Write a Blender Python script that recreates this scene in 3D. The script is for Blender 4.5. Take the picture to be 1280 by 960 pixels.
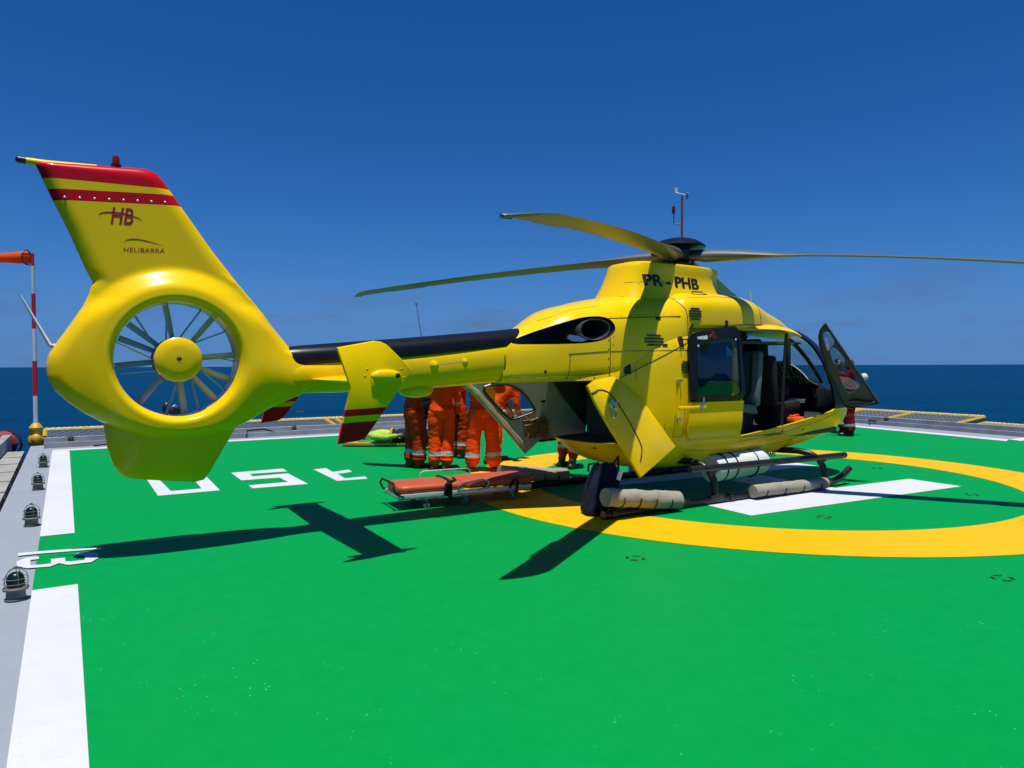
import bpy, bmesh, math, random, time
import numpy as np
from mathutils import Vector, Matrix, noise
from mathutils.bvhtree import BVHTree
random.seed(7)
for o in list(bpy.data.objects):
    bpy.data.objects.remove(o)
S = bpy.context.scene
C = S.collection
PI = math.pi
# ------------------------------------------------------------------ camera
F, CH = 905.0, 1.622                 # focal length in pixels of a 1280 px wide picture, eye height
ROLL = math.atan2(3.7, 1280)
def cam_ray(px, py):
    x, y = px - 640, py - 480
    c, s = math.cos(ROLL), math.sin(ROLL)
    xr, yr = c*x - s*y, s*x + c*y
    pitch = math.atan2((480 - 457.15)*c, F)
    cp, sp = math.cos(pitch), math.sin(pitch)
    return Vector((xr, F*cp - yr*sp, -F*sp - yr*cp))
d0 = cam_ray(640, 480)
rx = (cam_ray(641, 480) - d0).normalized()
uy = (cam_ray(640, 479) - d0).normalized()
fz = -d0.normalized()
cam = bpy.data.cameras.new('camera')
cam.sensor_fit = 'HORIZONTAL'; cam.sensor_width = 36; cam.lens = F/1280*36
cam.clip_start = 0.05; cam.clip_end = 200000
co = bpy.data.objects.new('camera', cam); C.objects.link(co)
co.matrix_world = Matrix(((rx.x, uy.x, fz.x, 0), (rx.y, uy.y, fz.y, 0), (rx.z, uy.z, fz.z, CH), (0, 0, 0, 1)))
S.camera = co
# ------------------------------------------------------------------ light
SUN_V = Vector((0.008, -0.205, 1.0)).normalized()      # towards the sun
sl = bpy.data.lights.new('sun', 'SUN'); sl.energy = 4.15; sl.angle = math.radians(0.53); sl.color = (1.0, 0.96, 0.89)
so = bpy.data.objects.new('sun', sl); C.objects.link(so)
so.rotation_euler = SUN_V.to_track_quat('Z', 'Y').to_euler(); so.location = (0, 0, 60)
W = bpy.data.worlds.new('World'); S.world = W; W.use_nodes = True
wn, wl = W.node_tree.nodes, W.node_tree.links
wn.clear()
sky = wn.new('ShaderNodeTexSky'); sky.sky_type = 'NISHITA'; sky.sun_disc = False
sky.sun_elevation = math.asin(SUN_V.z); sky.sun_rotation = math.atan2(SUN_V.x, SUN_V.y)
sky.altitude = 0; sky.air_density = 1.0; sky.dust_density = 0.0; sky.ozone_density = 4.0
# very clear sea air: the pale band of a hazy horizon is kept low by reading the sky a little higher up
tcs = wn.new('ShaderNodeTexCoord'); ms = wn.new('ShaderNodeMapping'); ms.inputs['Scale'].default_value = (1, 1, .95); ms.inputs['Location'].default_value = (0, 0, .12)
nrmz = wn.new('ShaderNodeVectorMath'); nrmz.operation = 'NORMALIZE'
wl.new(tcs.outputs['Generated'], ms.inputs[0]); wl.new(ms.outputs[0], nrmz.inputs[0]); wl.new(nrmz.outputs[0], sky.inputs[0])
gm = wn.new('ShaderNodeGamma'); gm.inputs[1].default_value = 1.45
hs = wn.new('ShaderNodeHueSaturation'); hs.inputs['Hue'].default_value = .504; hs.inputs['Saturation'].default_value = 1.165; hs.inputs['Value'].default_value = 0.355
wl.new(sky.outputs[0], gm.inputs[0]); wl.new(gm.outputs[0], hs.inputs['Color'])
# a few thin wisps of cloud low over the sea
tc = wn.new('ShaderNodeTexCoord'); sep = wn.new('ShaderNodeSeparateXYZ'); wl.new(tc.outputs['Generated'], sep.inputs[0])
mp = wn.new('ShaderNodeMapping'); mp.inputs['Scale'].default_value = (3.2, 3.2, 15); wl.new(tc.outputs['Generated'], mp.inputs[0])
nz = wn.new('ShaderNodeTexNoise'); nz.inputs['Scale'].default_value = 2.3; nz.inputs['Detail'].default_value = 7; nz.inputs['Roughness'].default_value = .62
wl.new(mp.outputs[0], nz.inputs[0])
r1 = wn.new('ShaderNodeMapRange'); r1.inputs[1].default_value = .50; r1.inputs[2].default_value = .70; wl.new(nz.outputs[0], r1.inputs[0])
r2 = wn.new('ShaderNodeMapRange'); r2.inputs[1].default_value = .16; r2.inputs[2].default_value = .05; wl.new(sep.outputs[2], r2.inputs[0])
mu = wn.new('ShaderNodeMath'); mu.operation = 'MULTIPLY'; wl.new(r1.outputs[0], mu.inputs[0]); wl.new(r2.outputs[0], mu.inputs[1])
mu2 = wn.new('ShaderNodeMath'); mu2.operation = 'MULTIPLY'; mu2.inputs[1].default_value = .55; wl.new(mu.outputs[0], mu2.inputs[0])
mx = wn.new('ShaderNodeMixRGB'); r3 = wn.new('ShaderNodeMapRange'); r3.interpolation_type = 'SMOOTHSTEP'; r3.inputs[1].default_value = .16; r3.inputs[2].default_value = -.02; r3.inputs[4].default_value = .8; wl.new(sep.outputs[2], r3.inputs[0])
hz = wn.new('ShaderNodeMixRGB'); hz.inputs[2].default_value = (.46, 1.18, 2.90, 1); wl.new(r3.outputs[0], hz.inputs[0]); wl.new(hs.outputs[0], hz.inputs[1])
wl.new(mu2.outputs[0], mx.inputs[0]); wl.new(hz.outputs[0], mx.inputs[1]); mx.inputs[2].default_value = (.66, 1.10, 2.05, 1)
bg = wn.new('ShaderNodeBackground'); bg.inputs[1].default_value = 0.1
wo = wn.new('ShaderNodeOutputWorld'); wl.new(mx.outputs[0], bg.inputs[0]); wl.new(bg.outputs[0], wo.inputs[0])
S.view_settings.view_transform = 'Standard'; S.view_settings.look = 'None'
S.view_settings.exposure = 0.5; S.view_settings.gamma = 1.0; S.view_settings.use_curve_mapping = False
S.render.engine = 'CYCLES'
S.cycles.max_bounces = 8; S.cycles.transparent_max_bounces = 12
# ------------------------------------------------------------------ materials
def mat(name, col, rough=.5, metal=0., var=0., vscale=6., bump=0., bscale=40., coat=0., spec=.5, bands=None, col2=None):
    """procedural paint or fabric; bands = [(nodes test (a,b,c,d): a*x+b*y+c*z>d) list, colour]"""
    m = bpy.data.materials.new(name); m.use_nodes = True
    n, l = m.node_tree.nodes, m.node_tree.links
    p = n['Principled BSDF']
    p.inputs['Roughness'].default_value = rough; p.inputs['Metallic'].default_value = metal
    p.inputs['Specular IOR Level'].default_value = min(spec, .12) if rough >= .7 else spec
    if coat: p.inputs['Coat Weight'].default_value = coat; p.inputs['Coat Roughness'].default_value = .06
    t = n.new('ShaderNodeTexCoord')
    base = n.new('ShaderNodeRGB'); base.outputs[0].default_value = (*col, 1); out = base.outputs[0]
    if var:
        z = n.new('ShaderNodeTexNoise'); z.inputs['Scale'].default_value = vscale; z.inputs['Detail'].default_value = 6
        l.new(t.outputs['Object'], z.inputs['Vector'])
        mr = n.new('ShaderNodeMapRange'); mr.inputs[1].default_value = .3; mr.inputs[2].default_value = .7
        l.new(z.outputs[0], mr.inputs[0])
        a = n.new('ShaderNodeMixRGB'); c2 = col2 or tuple(v*(1-var) for v in col)
        a.inputs[2].default_value = (*c2, 1); l.new(out, a.inputs[1]); l.new(mr.outputs[0], a.inputs[0])
        out = a.outputs[0]
    for tests, bc in (bands or []):
        fac = None
        for (a_, b_, c_, d_) in tests:
            dp = n.new('ShaderNodeVectorMath'); dp.operation = 'DOT_PRODUCT'; l.new(t.outputs['Object'], dp.inputs[0]); dp.inputs[1].default_value = (a_, b_, c_)
            g = n.new('ShaderNodeMath'); g.operation = 'GREATER_THAN'; l.new(dp.outputs['Value'], g.inputs[0]); g.inputs[1].default_value = d_
            if fac is None: fac = g.outputs[0]
            else:
                q = n.new('ShaderNodeMath'); q.operation = 'MULTIPLY'; l.new(fac, q.inputs[0]); l.new(g.outputs[0], q.inputs[1]); fac = q.outputs[0]
        a = n.new('ShaderNodeMixRGB'); a.inputs[2].default_value = (*bc, 1); l.new(out, a.inputs[1]); l.new(fac, a.inputs[0]); out = a.outputs[0]
    l.new(out, p.inputs['Base Color'])
    if bump:
        z = n.new('ShaderNodeTexNoise'); z.inputs['Scale'].default_value = bscale; z.inputs['Detail'].default_value = 4
        l.new(t.outputs['Object'], z.inputs['Vector'])
        b = n.new('ShaderNodeBump'); b.inputs['Strength'].default_value = bump; b.inputs['Distance'].default_value = .01
        l.new(z.outputs[0], b.inputs['Height']); l.new(b.outputs[0], p.inputs['Normal'])
    return m
YEL = (.82, .53, .0)
RED = (.52, .005, .010)
BLK = (.005, .006, .009)
M = {}
M['yellow'] = mat('yellow_paint', YEL, .24, coat=.2, spec=.15, var=.10, vscale=2.2, bump=.10, bscale=3.2)
M['shell'] = mat('yellow_hull_paint', YEL, .26, coat=.15, spec=.15, var=.06, vscale=3, bump=.10, bscale=3.2,
                 bands=[([(1, 0, .62, 2.95), (0, 0, 1, 1.0)], BLK)])
M['fin'] = mat('yellow_fin_paint', YEL, .26, coat=.15, spec=.15, var=.05, vscale=3,
               bands=[([(-.02, 0, 1, 3.262)], RED), ([(-.06, 0, 1, 3.365), (.06, 0, -1, -3.455)], RED)])
M['plate'] = mat('yellow_endplate_paint', YEL, .4, spec=.08, var=.05, vscale=3,
                 bands=[([(.03, 0, -1, -1.421)], RED), ([(.03, 0, -1, -1.366)], YEL), ([(.03, 0, -1, -1.316)], RED)])
M['mastred'] = mat('dark_red_paint', (.16, .012, .012), .5, var=.2)
M['red'] = mat('red_paint', RED, .4, var=.1)
M['black'] = mat('black_gloss_paint', BLK, .3, spec=.25, var=.2, col2=(.008, .009, .013))
M['recess'] = mat('black_exhaust_recess', (.008, .009, .011), .6)  # plain near-black for the walls of the exhaust recess
M['dark'] = mat('dark_grey_metal', (.012, .013, .014), .45, var=.3, vscale=14)
M['tube'] = mat('black_skid_paint', (.006, .008, .008), .35, spec=.35, var=.4, vscale=9, col2=(.016, .017, .016))
M['liner'] = mat('dark_cabin_liner', (.075, .08, .08), .75, var=.2, vscale=20)
M['seat'] = mat('blue_grey_upholstery', (.13, .18, .19), .8, var=.2, vscale=30)
M['seatdark'] = mat('black_upholstery', (.018, .02, .022), .8, var=.2, vscale=30)
M['doorliner'] = mat('grey_door_liner', (.36, .375, .36), .5, var=.15, vscale=8)
M['doorliner2'] = mat('dark_green_grey_door_liner', (.05, .06, .052), .55, var=.2, vscale=9)
M['steel'] = mat('bare_steel', (.55, .55, .54), .3, 1.0, var=.1)
M['exhaust'] = mat('heat_stained_steel', (.06, .06, .062), .5, .4, var=.3)
M['alu'] = mat('pale_aluminium', (.62, .62, .6), .4, .6, var=.1)
M['white'] = mat('white_fabric_cover', (.60, .61, .60), .6, var=.06, bump=.3, bscale=25)
M['beige'] = mat('beige_float_fabric', (.30, .275, .215), .75, var=.18, vscale=7, bump=.4, bscale=22)
M['blade'] = mat('grey_rotor_blade', (.105, .108, .10), .4, var=.12, vscale=5)
M['fanblade'] = mat('grey_fan_blade', (.38, .42, .42), .35, .1, var=.1)
M['orange'] = mat('orange_coverall', (.80, .062, .003), .85, var=.16, vscale=9, bump=.35, bscale=30)
M['orange2'] = mat('worn_orange_coverall', (.48, .036, .003), .85, var=.2, vscale=9, bump=.35, bscale=30)
M['maroon'] = mat('maroon_coverall', (.26, .006, .012), .85, var=.2, vscale=9, bump=.35, bscale=30)
M['navy'] = mat('navy_fabric', (.012, .018, .035), .8, var=.3, vscale=9, bump=.4, bscale=30)
M['hivis'] = mat('yellow_green_vest', (.38, .54, .07), .8, var=.2, vscale=9)
M['band'] = mat('silver_reflective_tape', (.36, .37, .37), .35, .1, var=.1)
M['skin'] = mat('skin', (.36, .19, .12), .55, var=.1)
M['hair'] = mat('dark_hair', (.02, .014, .01), .6, var=.3)
M['boot'] = mat('black_leather', (.016, .014, .013), .45, var=.3)
M['brownboot'] = mat('brown_leather', (.09, .045, .025), .55, var=.3)
M['glove'] = mat('black_glove', (.012, .012, .013), .7, var=.3)
M['mattress'] = mat('orange_mattress_vinyl', (.42, .072, .02), .5, var=.12, vscale=5, bump=.2, bscale=12)
M['rope'] = mat('yellow_rope_wrap', (.46, .29, .02), .7, var=.5, vscale=16, col2=(.56, .50, .30))
M['ryellow'] = mat('yellow_rail_paint', (.50, .31, .01), .5, var=.2)
M['whitep'] = mat('white_post_paint', (.55, .56, .57), .5, var=.1)
M['windsock'] = mat('orange_windsock_fabric', (.85, .15, .02), .7, var=.12)
M['galv'] = mat('galvanised_casting', (.14, .145, .14), .65, .1, var=.3, vscale=18)
M['gutter'] = mat('grey_edge_steel', (.33, .345, .37), .55, var=.35, vscale=2.5)
M['net'] = mat('pale_net_cord', (.20, .22, .22), .8)
M['strap'] = mat('black_webbing', (.012, .012, .013), .8)
M['hose'] = mat('red_hose', (.30, .02, .03), .5, var=.3)
M['boxrefl'] = mat('painted_brown_reflection', (.30, .15, .05), .6, var=.5, vscale=18, col2=(.08, .035, .015), bump=.5)  # blotchy brown: a box's reflection on the door, put into the colour
M['concrete'] = mat('weathered_walkway_paint', (.32, .31, .29), .8, var=.3, vscale=3)
M['orangebox'] = mat('orange_plastic', (.85, .10, .01), .4)
M['paper'] = mat('white_paper', (.7, .7, .7), .7)
M['silvercord'] = mat('silver_sunshade_cord', (.6, .62, .62), .4)
M['text'] = mat('black_lettering', (.012, .012, .012), .4)
M['textred'] = mat('red_lettering', (.30, .012, .012), .4)
def glass(name, tint, refl=.12, rough=.02):
    m = bpy.data.materials.new(name); m.use_nodes = True
    n, l = m.node_tree.nodes, m.node_tree.links; n.clear()
    o = n.new('ShaderNodeOutputMaterial'); mxs = n.new('ShaderNodeMixShader')
    tr = n.new('ShaderNodeBsdfTransparent'); tr.inputs[0].default_value = (*tint, 1)
    gl = n.new('ShaderNodeBsdfGlossy'); gl.inputs['Roughness'].default_value = rough
    fr = n.new('ShaderNodeLayerWeight'); fr.inputs[0].default_value = .5
    pw = n.new('ShaderNodeMath'); pw.operation = 'POWER'; pw.inputs[1].default_value = 5; l.new(fr.outputs['Facing'], pw.inputs[0])
    rf = n.new('ShaderNodeMath'); rf.operation = 'MULTIPLY_ADD'; rf.inputs[1].default_value = .94; rf.inputs[2].default_value = refl*.5; l.new(pw.outputs[0], rf.inputs[0])
    l.new(rf.outputs[0], mxs.inputs[0]); l.new(tr.outputs[0], mxs.inputs[1]); l.new(gl.outputs[0], mxs.inputs[2]); l.new(mxs.outputs[0], o.inputs[0])
    return m
M['glass'] = glass('tinted_window', (.62, .70, .72))
M['glassclear'] = glass('clear_windscreen', (.80, .86, .88))
wsm = M['windsock']; n_, l_ = wsm.node_tree.nodes, wsm.node_tree.links
tl_ = n_.new('ShaderNodeBsdfTranslucent'); tl_.inputs[0].default_value = (.85, .15, .02, 1); mxw = n_.new('ShaderNodeMixShader'); mxw.inputs[0].default_value = .5
l_.new(n_['Principled BSDF'].outputs[0], mxw.inputs[1]); l_.new(tl_.outputs[0], mxw.inputs[2]); l_.new(mxw.outputs[0], n_['Material Output'].inputs[0])
def lens_mat(name, col):
    m = mat(name, col, .3, spec=.25); p = m.node_tree.nodes['Principled BSDF']
    p.inputs['Transmission Weight'].default_value = .3; return m
M['greenlens'] = lens_mat('green_glass', (.002, .018, .010))
M['redlens'] = lens_mat('red_glass', (.25, .01, .012))
# deck paints -------------------------------------------------------
def deck_mat(name, col, speck, var=.12, rough=.5, tint=None, wear=.35):
    m = bpy.data.materials.new(name); m.use_nodes = True
    n, l = m.node_tree.nodes, m.node_tree.links; p = n['Principled BSDF']
    t = n.new('ShaderNodeTexCoord')
    def noi(scale, det=5, rg=.55):
        z = n.new('ShaderNodeTexNoise'); z.inputs['Scale'].default_value = scale; z.inputs['Detail'].default_value = det; z.inputs['Roughness'].default_value = rg
        l.new(t.outputs['Object'], z.inputs['Vector']); return z.outputs[0]
    def rng(src, a, b):
        r = n.new('ShaderNodeMapRange'); r.inputs[1].default_value = a; r.inputs[2].default_value = b; l.new(src, r.inputs[0]); return r.outputs[0]
    def mixc(f, c1, c2):
        q = n.new('ShaderNodeMixRGB'); l.new(f, q.inputs[0])
        if isinstance(c1, tuple): q.inputs[1].default_value = (*c1, 1)
        else: l.new(c1, q.inputs[1])
        q.inputs[2].default_value = (*c2, 1); return q.outputs[0]
    out = mixc(rng(noi(.55, 4), .35, .7), col, tint or tuple(v*(1-var) for v in col))
    out = mixc(rng(noi(7, 8, .7), .45, .8), out, tuple(v*(1-var*1.1) for v in col))
    out = mixc(rng(noi(150, 2, .5), .40, .72), out, tuple(v*(1-var*.9) for v in col))
    out = mixc(rng(noi(1.1, 9, .75), .60, .85), out, tuple(v*(1-var*1.8) for v in col))
    # worn flecks of grit and faint scuffs
    vo = n.new('ShaderNodeTexVoronoi'); vo.inputs['Scale'].default_value = 34; vo.inputs['Randomness'].default_value = 1
    l.new(t.outputs['Object'], vo.inputs['Vector'])
    sx = n.new('ShaderNodeSeparateColor'); l.new(vo.outputs['Color'], sx.inputs[0])
    gt = n.new('ShaderNodeMath'); gt.operation = 'GREATER_THAN'; gt.inputs[1].default_value = .82; l.new(sx.outputs[0], gt.inputs[0])
    k0 = rng(vo.outputs['Distance'], .17, .09); kk = n.new('ShaderNodeMath'); kk.operation = 'MULTIPLY'; l.new(k0, kk.inputs[0]); l.new(gt.outputs[0], kk.inputs[1]); k = kk.outputs[0]
    g = rng(noi(1.7, 5, .7), .50, .60)
    mm = n.new('ShaderNodeMath'); mm.operation = 'MULTIPLY'; l.new(k, mm.inputs[0]); l.new(g, mm.inputs[1])
    m3 = n.new('ShaderNodeMath'); m3.operation = 'MULTIPLY'; l.new(mm.outputs[0], m3.inputs[0]); m3.inputs[1].default_value = .85
    out = mixc(m3.outputs[0], out, speck)
    mpp = n.new('ShaderNodeMapping'); mpp.inputs['Rotation'].default_value = (0, 0, .5); mpp.inputs['Scale'].default_value = (1.1, 11, 1); l.new(t.outputs['Object'], mpp.inputs[0])
    zz = n.new('ShaderNodeTexNoise'); zz.inputs['Scale'].default_value = 2.2; zz.inputs['Detail'].default_value = 7; zz.inputs['Roughness'].default_value = .7; l.new(mpp.outputs[0], zz.inputs['Vector'])
    sc = rng(zz.outputs[0], .66, .80)
    m4 = n.new('ShaderNodeMath'); m4.operation = 'MULTIPLY'; l.new(sc, m4.inputs[0]); m4.inputs[1].default_value = .22
    out = mixc(m4.outputs[0], out, speck)
    wr = rng(noi(23, 9, .72), .66, .74); mw = n.new('ShaderNodeMath'); mw.operation = 'MULTIPLY'; l.new(wr, mw.inputs[0]); mw.inputs[1].default_value = wear
    out = mixc(mw.outputs[0], out, tuple(.45*v+.03 for v in col))
    st2 = rng(noi(.8, 6, .65), .60, .78); mw2 = n.new('ShaderNodeMath'); mw2.operation = 'MULTIPLY'; l.new(st2, mw2.inputs[0]); mw2.inputs[1].default_value = wear*.8
    out = mixc(mw2.outputs[0], out, tuple(.55*v+.02 for v in col))
    l.new(out, p.inputs['Base Color'])
    p.inputs['Specular IOR Level'].default_value = .07
    rr = n.new('ShaderNodeMapRange'); rr.inputs[3].default_value = rough-.08; rr.inputs[4].default_value = rough+.14; l.new(noi(2.5), rr.inputs[0]); l.new(rr.outputs[0], p.inputs['Roughness'])
    b = n.new('ShaderNodeBump'); b.inputs['Strength'].default_value = .35; b.inputs['Distance'].default_value = .004
    l.new(noi(190, 3), b.inputs['Height']); l.new(b.outputs[0], p.inputs['Normal'])
    return m
M['green'] = deck_mat('green_deck_paint', (.0, .246, .046), (.22, .52, .34), tint=(.0, .250, .060), var=.15, wear=.22)
M['dwhite'] = deck_mat('white_deck_paint', (.57, .58, .61), (.7, .7, .7), .16)
M['dyellow'] = deck_mat('yellow_deck_paint', (.66, .375, .004), (.75, .48, .06), .06)
M['dgrey'] = deck_mat('grey_deck_paint', (.275, .30, .35), (.50, .52, .54), .16)
sea = bpy.data.materials.new('sea_water'); sea.use_nodes = True
n, l = sea.node_tree.nodes, sea.node_tree.links; p = n['Principled BSDF']
t = n.new('ShaderNodeTexCoord')
p.inputs['Roughness'].default_value = .4; p.inputs['Specular IOR Level'].default_value = .012; p.inputs['IOR'].default_value = 1.33
mp1 = n.new('ShaderNodeMapping'); mp1.inputs['Scale'].default_value = (.05, .16, .1); mp1.inputs['Rotation'].default_value = (0, 0, .2); l.new(t.outputs['Object'], mp1.inputs[0])
z1 = n.new('ShaderNodeTexNoise'); z1.inputs['Scale'].default_value = 1.0; z1.inputs['Detail'].default_value = 9; z1.inputs['Roughness'].default_value = .6; l.new(mp1.outputs[0], z1.inputs['Vector'])
cr = n.new('ShaderNodeValToRGB'); l.new(z1.outputs[0], cr.inputs[0])
cr.color_ramp.elements[0].position = .36; cr.color_ramp.elements[0].color = (.000, .022, .066, 1)
cr.color_ramp.elements[1].position = .64; cr.color_ramp.elements[1].color = (.000, .036, .094, 1)
z3 = n.new('ShaderNodeTexNoise'); z3.inputs['Scale'].default_value = .16; z3.inputs['Detail'].default_value = 5; l.new(mp1.outputs[0], z3.inputs['Vector'])
av = n.new('ShaderNodeMixRGB'); av.inputs[0].default_value = .5; l.new(z1.outputs[0], av.inputs[1]); l.new(z3.outputs[0], av.inputs[2]); l.new(av.outputs[0], cr.inputs[0])
z2 = n.new('ShaderNodeTexNoise'); z2.inputs['Scale'].default_value = .9; z2.inputs['Detail'].default_value = 6; z2.inputs['Roughness'].default_value = .7; l.new(mp1.outputs[0], z2.inputs['Vector'])
fo = n.new('ShaderNodeMapRange'); fo.inputs[1].default_value = .70; fo.inputs[2].default_value = .75; l.new(z2.outputs[0], fo.inputs[0])
fm = n.new('ShaderNodeMixRGB'); l.new(fo.outputs[0], fm.inputs[0]); l.new(cr.outputs[0], fm.inputs[1]); fm.inputs[2].default_value = (.45, .55, .62, 1)
l.new(fm.outputs[0], p.inputs['Base Color'])
b = n.new('ShaderNodeBump'); b.inputs['Strength'].default_value = .8; b.inputs['Distance'].default_value = .6; l.new(z1.outputs[0], b.inputs['Height']); l.new(b.outputs[0], p.inputs['Normal'])
M['sea'] = sea
# ------------------------------------------------------------------ mesh helpers
def V(*a): return Vector(a)
def finish(bm, ang=38):
    bmesh.ops.remove_doubles(bm, verts=bm.verts, dist=1e-5)
    bmesh.ops.recalc_face_normals(bm, faces=bm.faces)
    ca = math.radians(ang)
    for f in bm.faces: f.smooth = True
    for e in bm.edges:
        if len(e.link_faces) == 2: e.smooth = e.calc_face_angle(0) < ca
        else: e.smooth = False
def obj(name, bm, mats, parent=None, ang=38, fin=True):
    if fin: finish(bm, ang)
    me = bpy.data.meshes.new(name); bm.to_mesh(me); bm.free()
    for m in (mats if isinstance(mats, (list, tuple)) else [mats]): me.materials.append(M[m] if isinstance(m, str) else m)
    o = bpy.data.objects.new(name, me); C.objects.link(o)
    if parent is not None: o.parent = parent
    return o
def split_obj(name, bm, mats, parent=None, ang=38):
    bm.faces.ensure_lookup_table(); left = set(bm.verts); out = []
    while left:
        st_ = [left.pop()]; grp = set(st_)
        while st_:
            v = st_.pop()
            for e in v.link_edges:
                w = e.other_vert(v)
                if w in left: left.discard(w); grp.add(w); st_.append(w)
        b = bmesh.new(); mp = {v: b.verts.new(v.co) for v in grp}
        for f in {f for v in grp for f in v.link_faces}: b.faces.new([mp[v] for v in f.verts]).material_index = f.material_index
        out.append(obj(name, b, mats, parent, ang))
    bm.free(); return out
def tag(o, label=None, cat=None, group=None, kind=None):
    if label: o['label'] = label
    if cat: o['category'] = cat
    if group: o['group'] = group
    if kind: o['kind'] = kind
    return o
def thing(name, label, cat, loc=(0, 0, 0), rz=0, group=None):
    o = bpy.data.objects.new(name, None); C.objects.link(o); o.location = loc; o.rotation_euler = (0, 0, rz); o.empty_display_size = .2
    return tag(o, label, cat, group)
def rep(root, loc, rz, label, group=None):
    r = root.copy(); C.objects.link(r); r.location = loc; r.rotation_euler = (0, 0, rz); r['label'] = label
    for ch in root.children:
        c = ch.copy(); C.objects.link(c); c.parent = r
        for g in ch.children:
            d = g.copy(); C.objects.link(d); d.parent = c
    return r
def NB(): return bmesh.new()
def faces(bm, vs, fs, m=0):
    bv = [bm.verts.new(v) for v in vs]
    for f in fs:
        try: bm.faces.new([bv[i] for i in f]).material_index = m
        except ValueError: pass
    return bv
def box(bm, c, s, rot=None, bev=0., m=0):
    b = bmesh.new(); bmesh.ops.create_cube(b, size=1)
    bmesh.ops.scale(b, verts=b.verts, vec=s)
    if bev: bmesh.ops.bevel(b, geom=b.edges[:], offset=bev, segments=2, affect='EDGES', profile=.5)
    mt = Matrix.Translation(Vector(c)) @ (rot.to_4x4() if rot else Matrix())
    merge(bm, b, mt, m)
def merge(bm, b, mt=Matrix(), m=None):
    b.verts.ensure_lookup_table()
    mp = {v: bm.verts.new(mt @ v.co) for v in b.verts}
    for f in b.faces:
        try:
            g = bm.faces.new([mp[v] for v in f.verts]); g.material_index = f.material_index if m is None else m
        except ValueError: pass
    b.free()
def loft(bm, rings, caps=True, m=0, closed=True):
    vs = [[bm.verts.new(p) for p in r] for r in rings]
    k = len(rings[0])
    for a, b in zip(vs, vs[1:]):
        for i in range(k if closed else k-1):
            j = (i+1) % k
            try: bm.faces.new((a[i], a[j], b[j], b[i])).material_index = m
            except ValueError: pass
    if caps:
        for r in (vs[0], vs[-1]):
            try: bm.faces.new(r).material_index = m
            except ValueError: pass
def tube(bm, pts, r, seg=10, m=0, ry=None):
    pts = [Vector(p) for p in pts]; rs = r if isinstance(r, (list, tuple)) else [r]*len(pts)
    rings = []; up = None
    for i, p in enumerate(pts):
        t = (pts[min(i+1, len(pts)-1)] - pts[max(i-1, 0)]).normalized()
        if up is None:
            up = Vector((0, 0, 1)) if abs(t.z) < .9 else Vector((1, 0, 0))
        up = (up - t*up.dot(t)).normalized(); sd = t.cross(up)
        q = ry if ry else 1.
        rings.append([p + (sd*math.cos(a) + up*math.sin(a)*q)*rs[i] for a in [2*PI*k/seg for k in range(seg)]])
    loft(bm, rings, True, m)
def capsule(bm, a, b, r, seg=20, m=0, dome=.7, fl=1.):
    a, b = Vector(a), Vector(b); d = (b-a).normalized(); L = (b-a).length
    pts, rs = [], []
    for k in range(7):
        q = k/6*PI/2; pts.append(a + d*r*dome*(1-math.sin(q))); rs.append(max(.003, r*math.cos(PI/2-q)))
    pts2 = [b - d*r*dome*(1-math.sin(k/6*PI/2)) for k in range(6, -1, -1)]; rs2 = rs[::-1]
    mid = [a + d*(r*dome + (L-2*r*dome)*k/30) for k in range(1, 30)]
    tube(bm, pts+mid+pts2, rs+[r*fl]*29+rs2, seg, m)
def lathe(bm, prof, seg=24, mt=Matrix(), m=0):
    rings = [[mt @ Vector((max(r, .0004)*math.cos(2*PI*k/seg), max(r, .0004)*math.sin(2*PI*k/seg), z)) for k in range(seg)] for r, z in prof]
    loft(bm, rings, True, m)
def ell(bm, c, s, rot=None, m=0, seg=20):
    b = bmesh.new(); bmesh.ops.create_uvsphere(b, u_segments=seg, v_segments=seg//2+2, radius=1)
    merge(bm, b, Matrix.Translation(Vector(c)) @ (rot.to_4x4() if rot else Matrix()) @ Matrix.Diagonal((*s, 1)), m)
def chaikin(pts, it=2, keep=()):
    for _ in range(it):
        q = []
        for i in range(len(pts)):
            a, b = Vector(pts[i]), Vector(pts[(i+1) % len(pts)])
            q += [a*.75+b*.25, a*.25+b*.75]
        pts = q
    return [Vector(p) for p in pts]
def prism(bm, poly, axis, a, b, m=0):
    """poly of 2-D points; axis 'y': (x,z) points between y=a and y=b; axis 'z': (x,y) points"""
    f = (lambda p, h: V(p[0], h, p[1])) if axis == 'y' else (lambda p, h: V(p[0], p[1], h))
    loft(bm, [[f(p, a) for p in poly], [f(p, b) for p in poly]], True, m)
def sheet(name, loops, z, m, lab=None, th=.0):
    """flat painted sheet: loops = [outer, hole, ...] of (x,y)"""
    bm = NB(); es = []
    for lp in loops:
        vs = [bm.verts.new((p[0], p[1], z)) for p in lp]
        es += [bm.edges.new((vs[i], vs[(i+1) % len(vs)])) for i in range(len(vs))]
    bmesh.ops.triangle_fill(bm, use_beauty=True, use_dissolve=False, edges=es, normal=(0, 0, 1))
    o = obj(name, bm, m); me = o.data
    for pl in me.polygons: pl.use_smooth = False
    tag(o, kind='structure'); 
    return o
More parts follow.
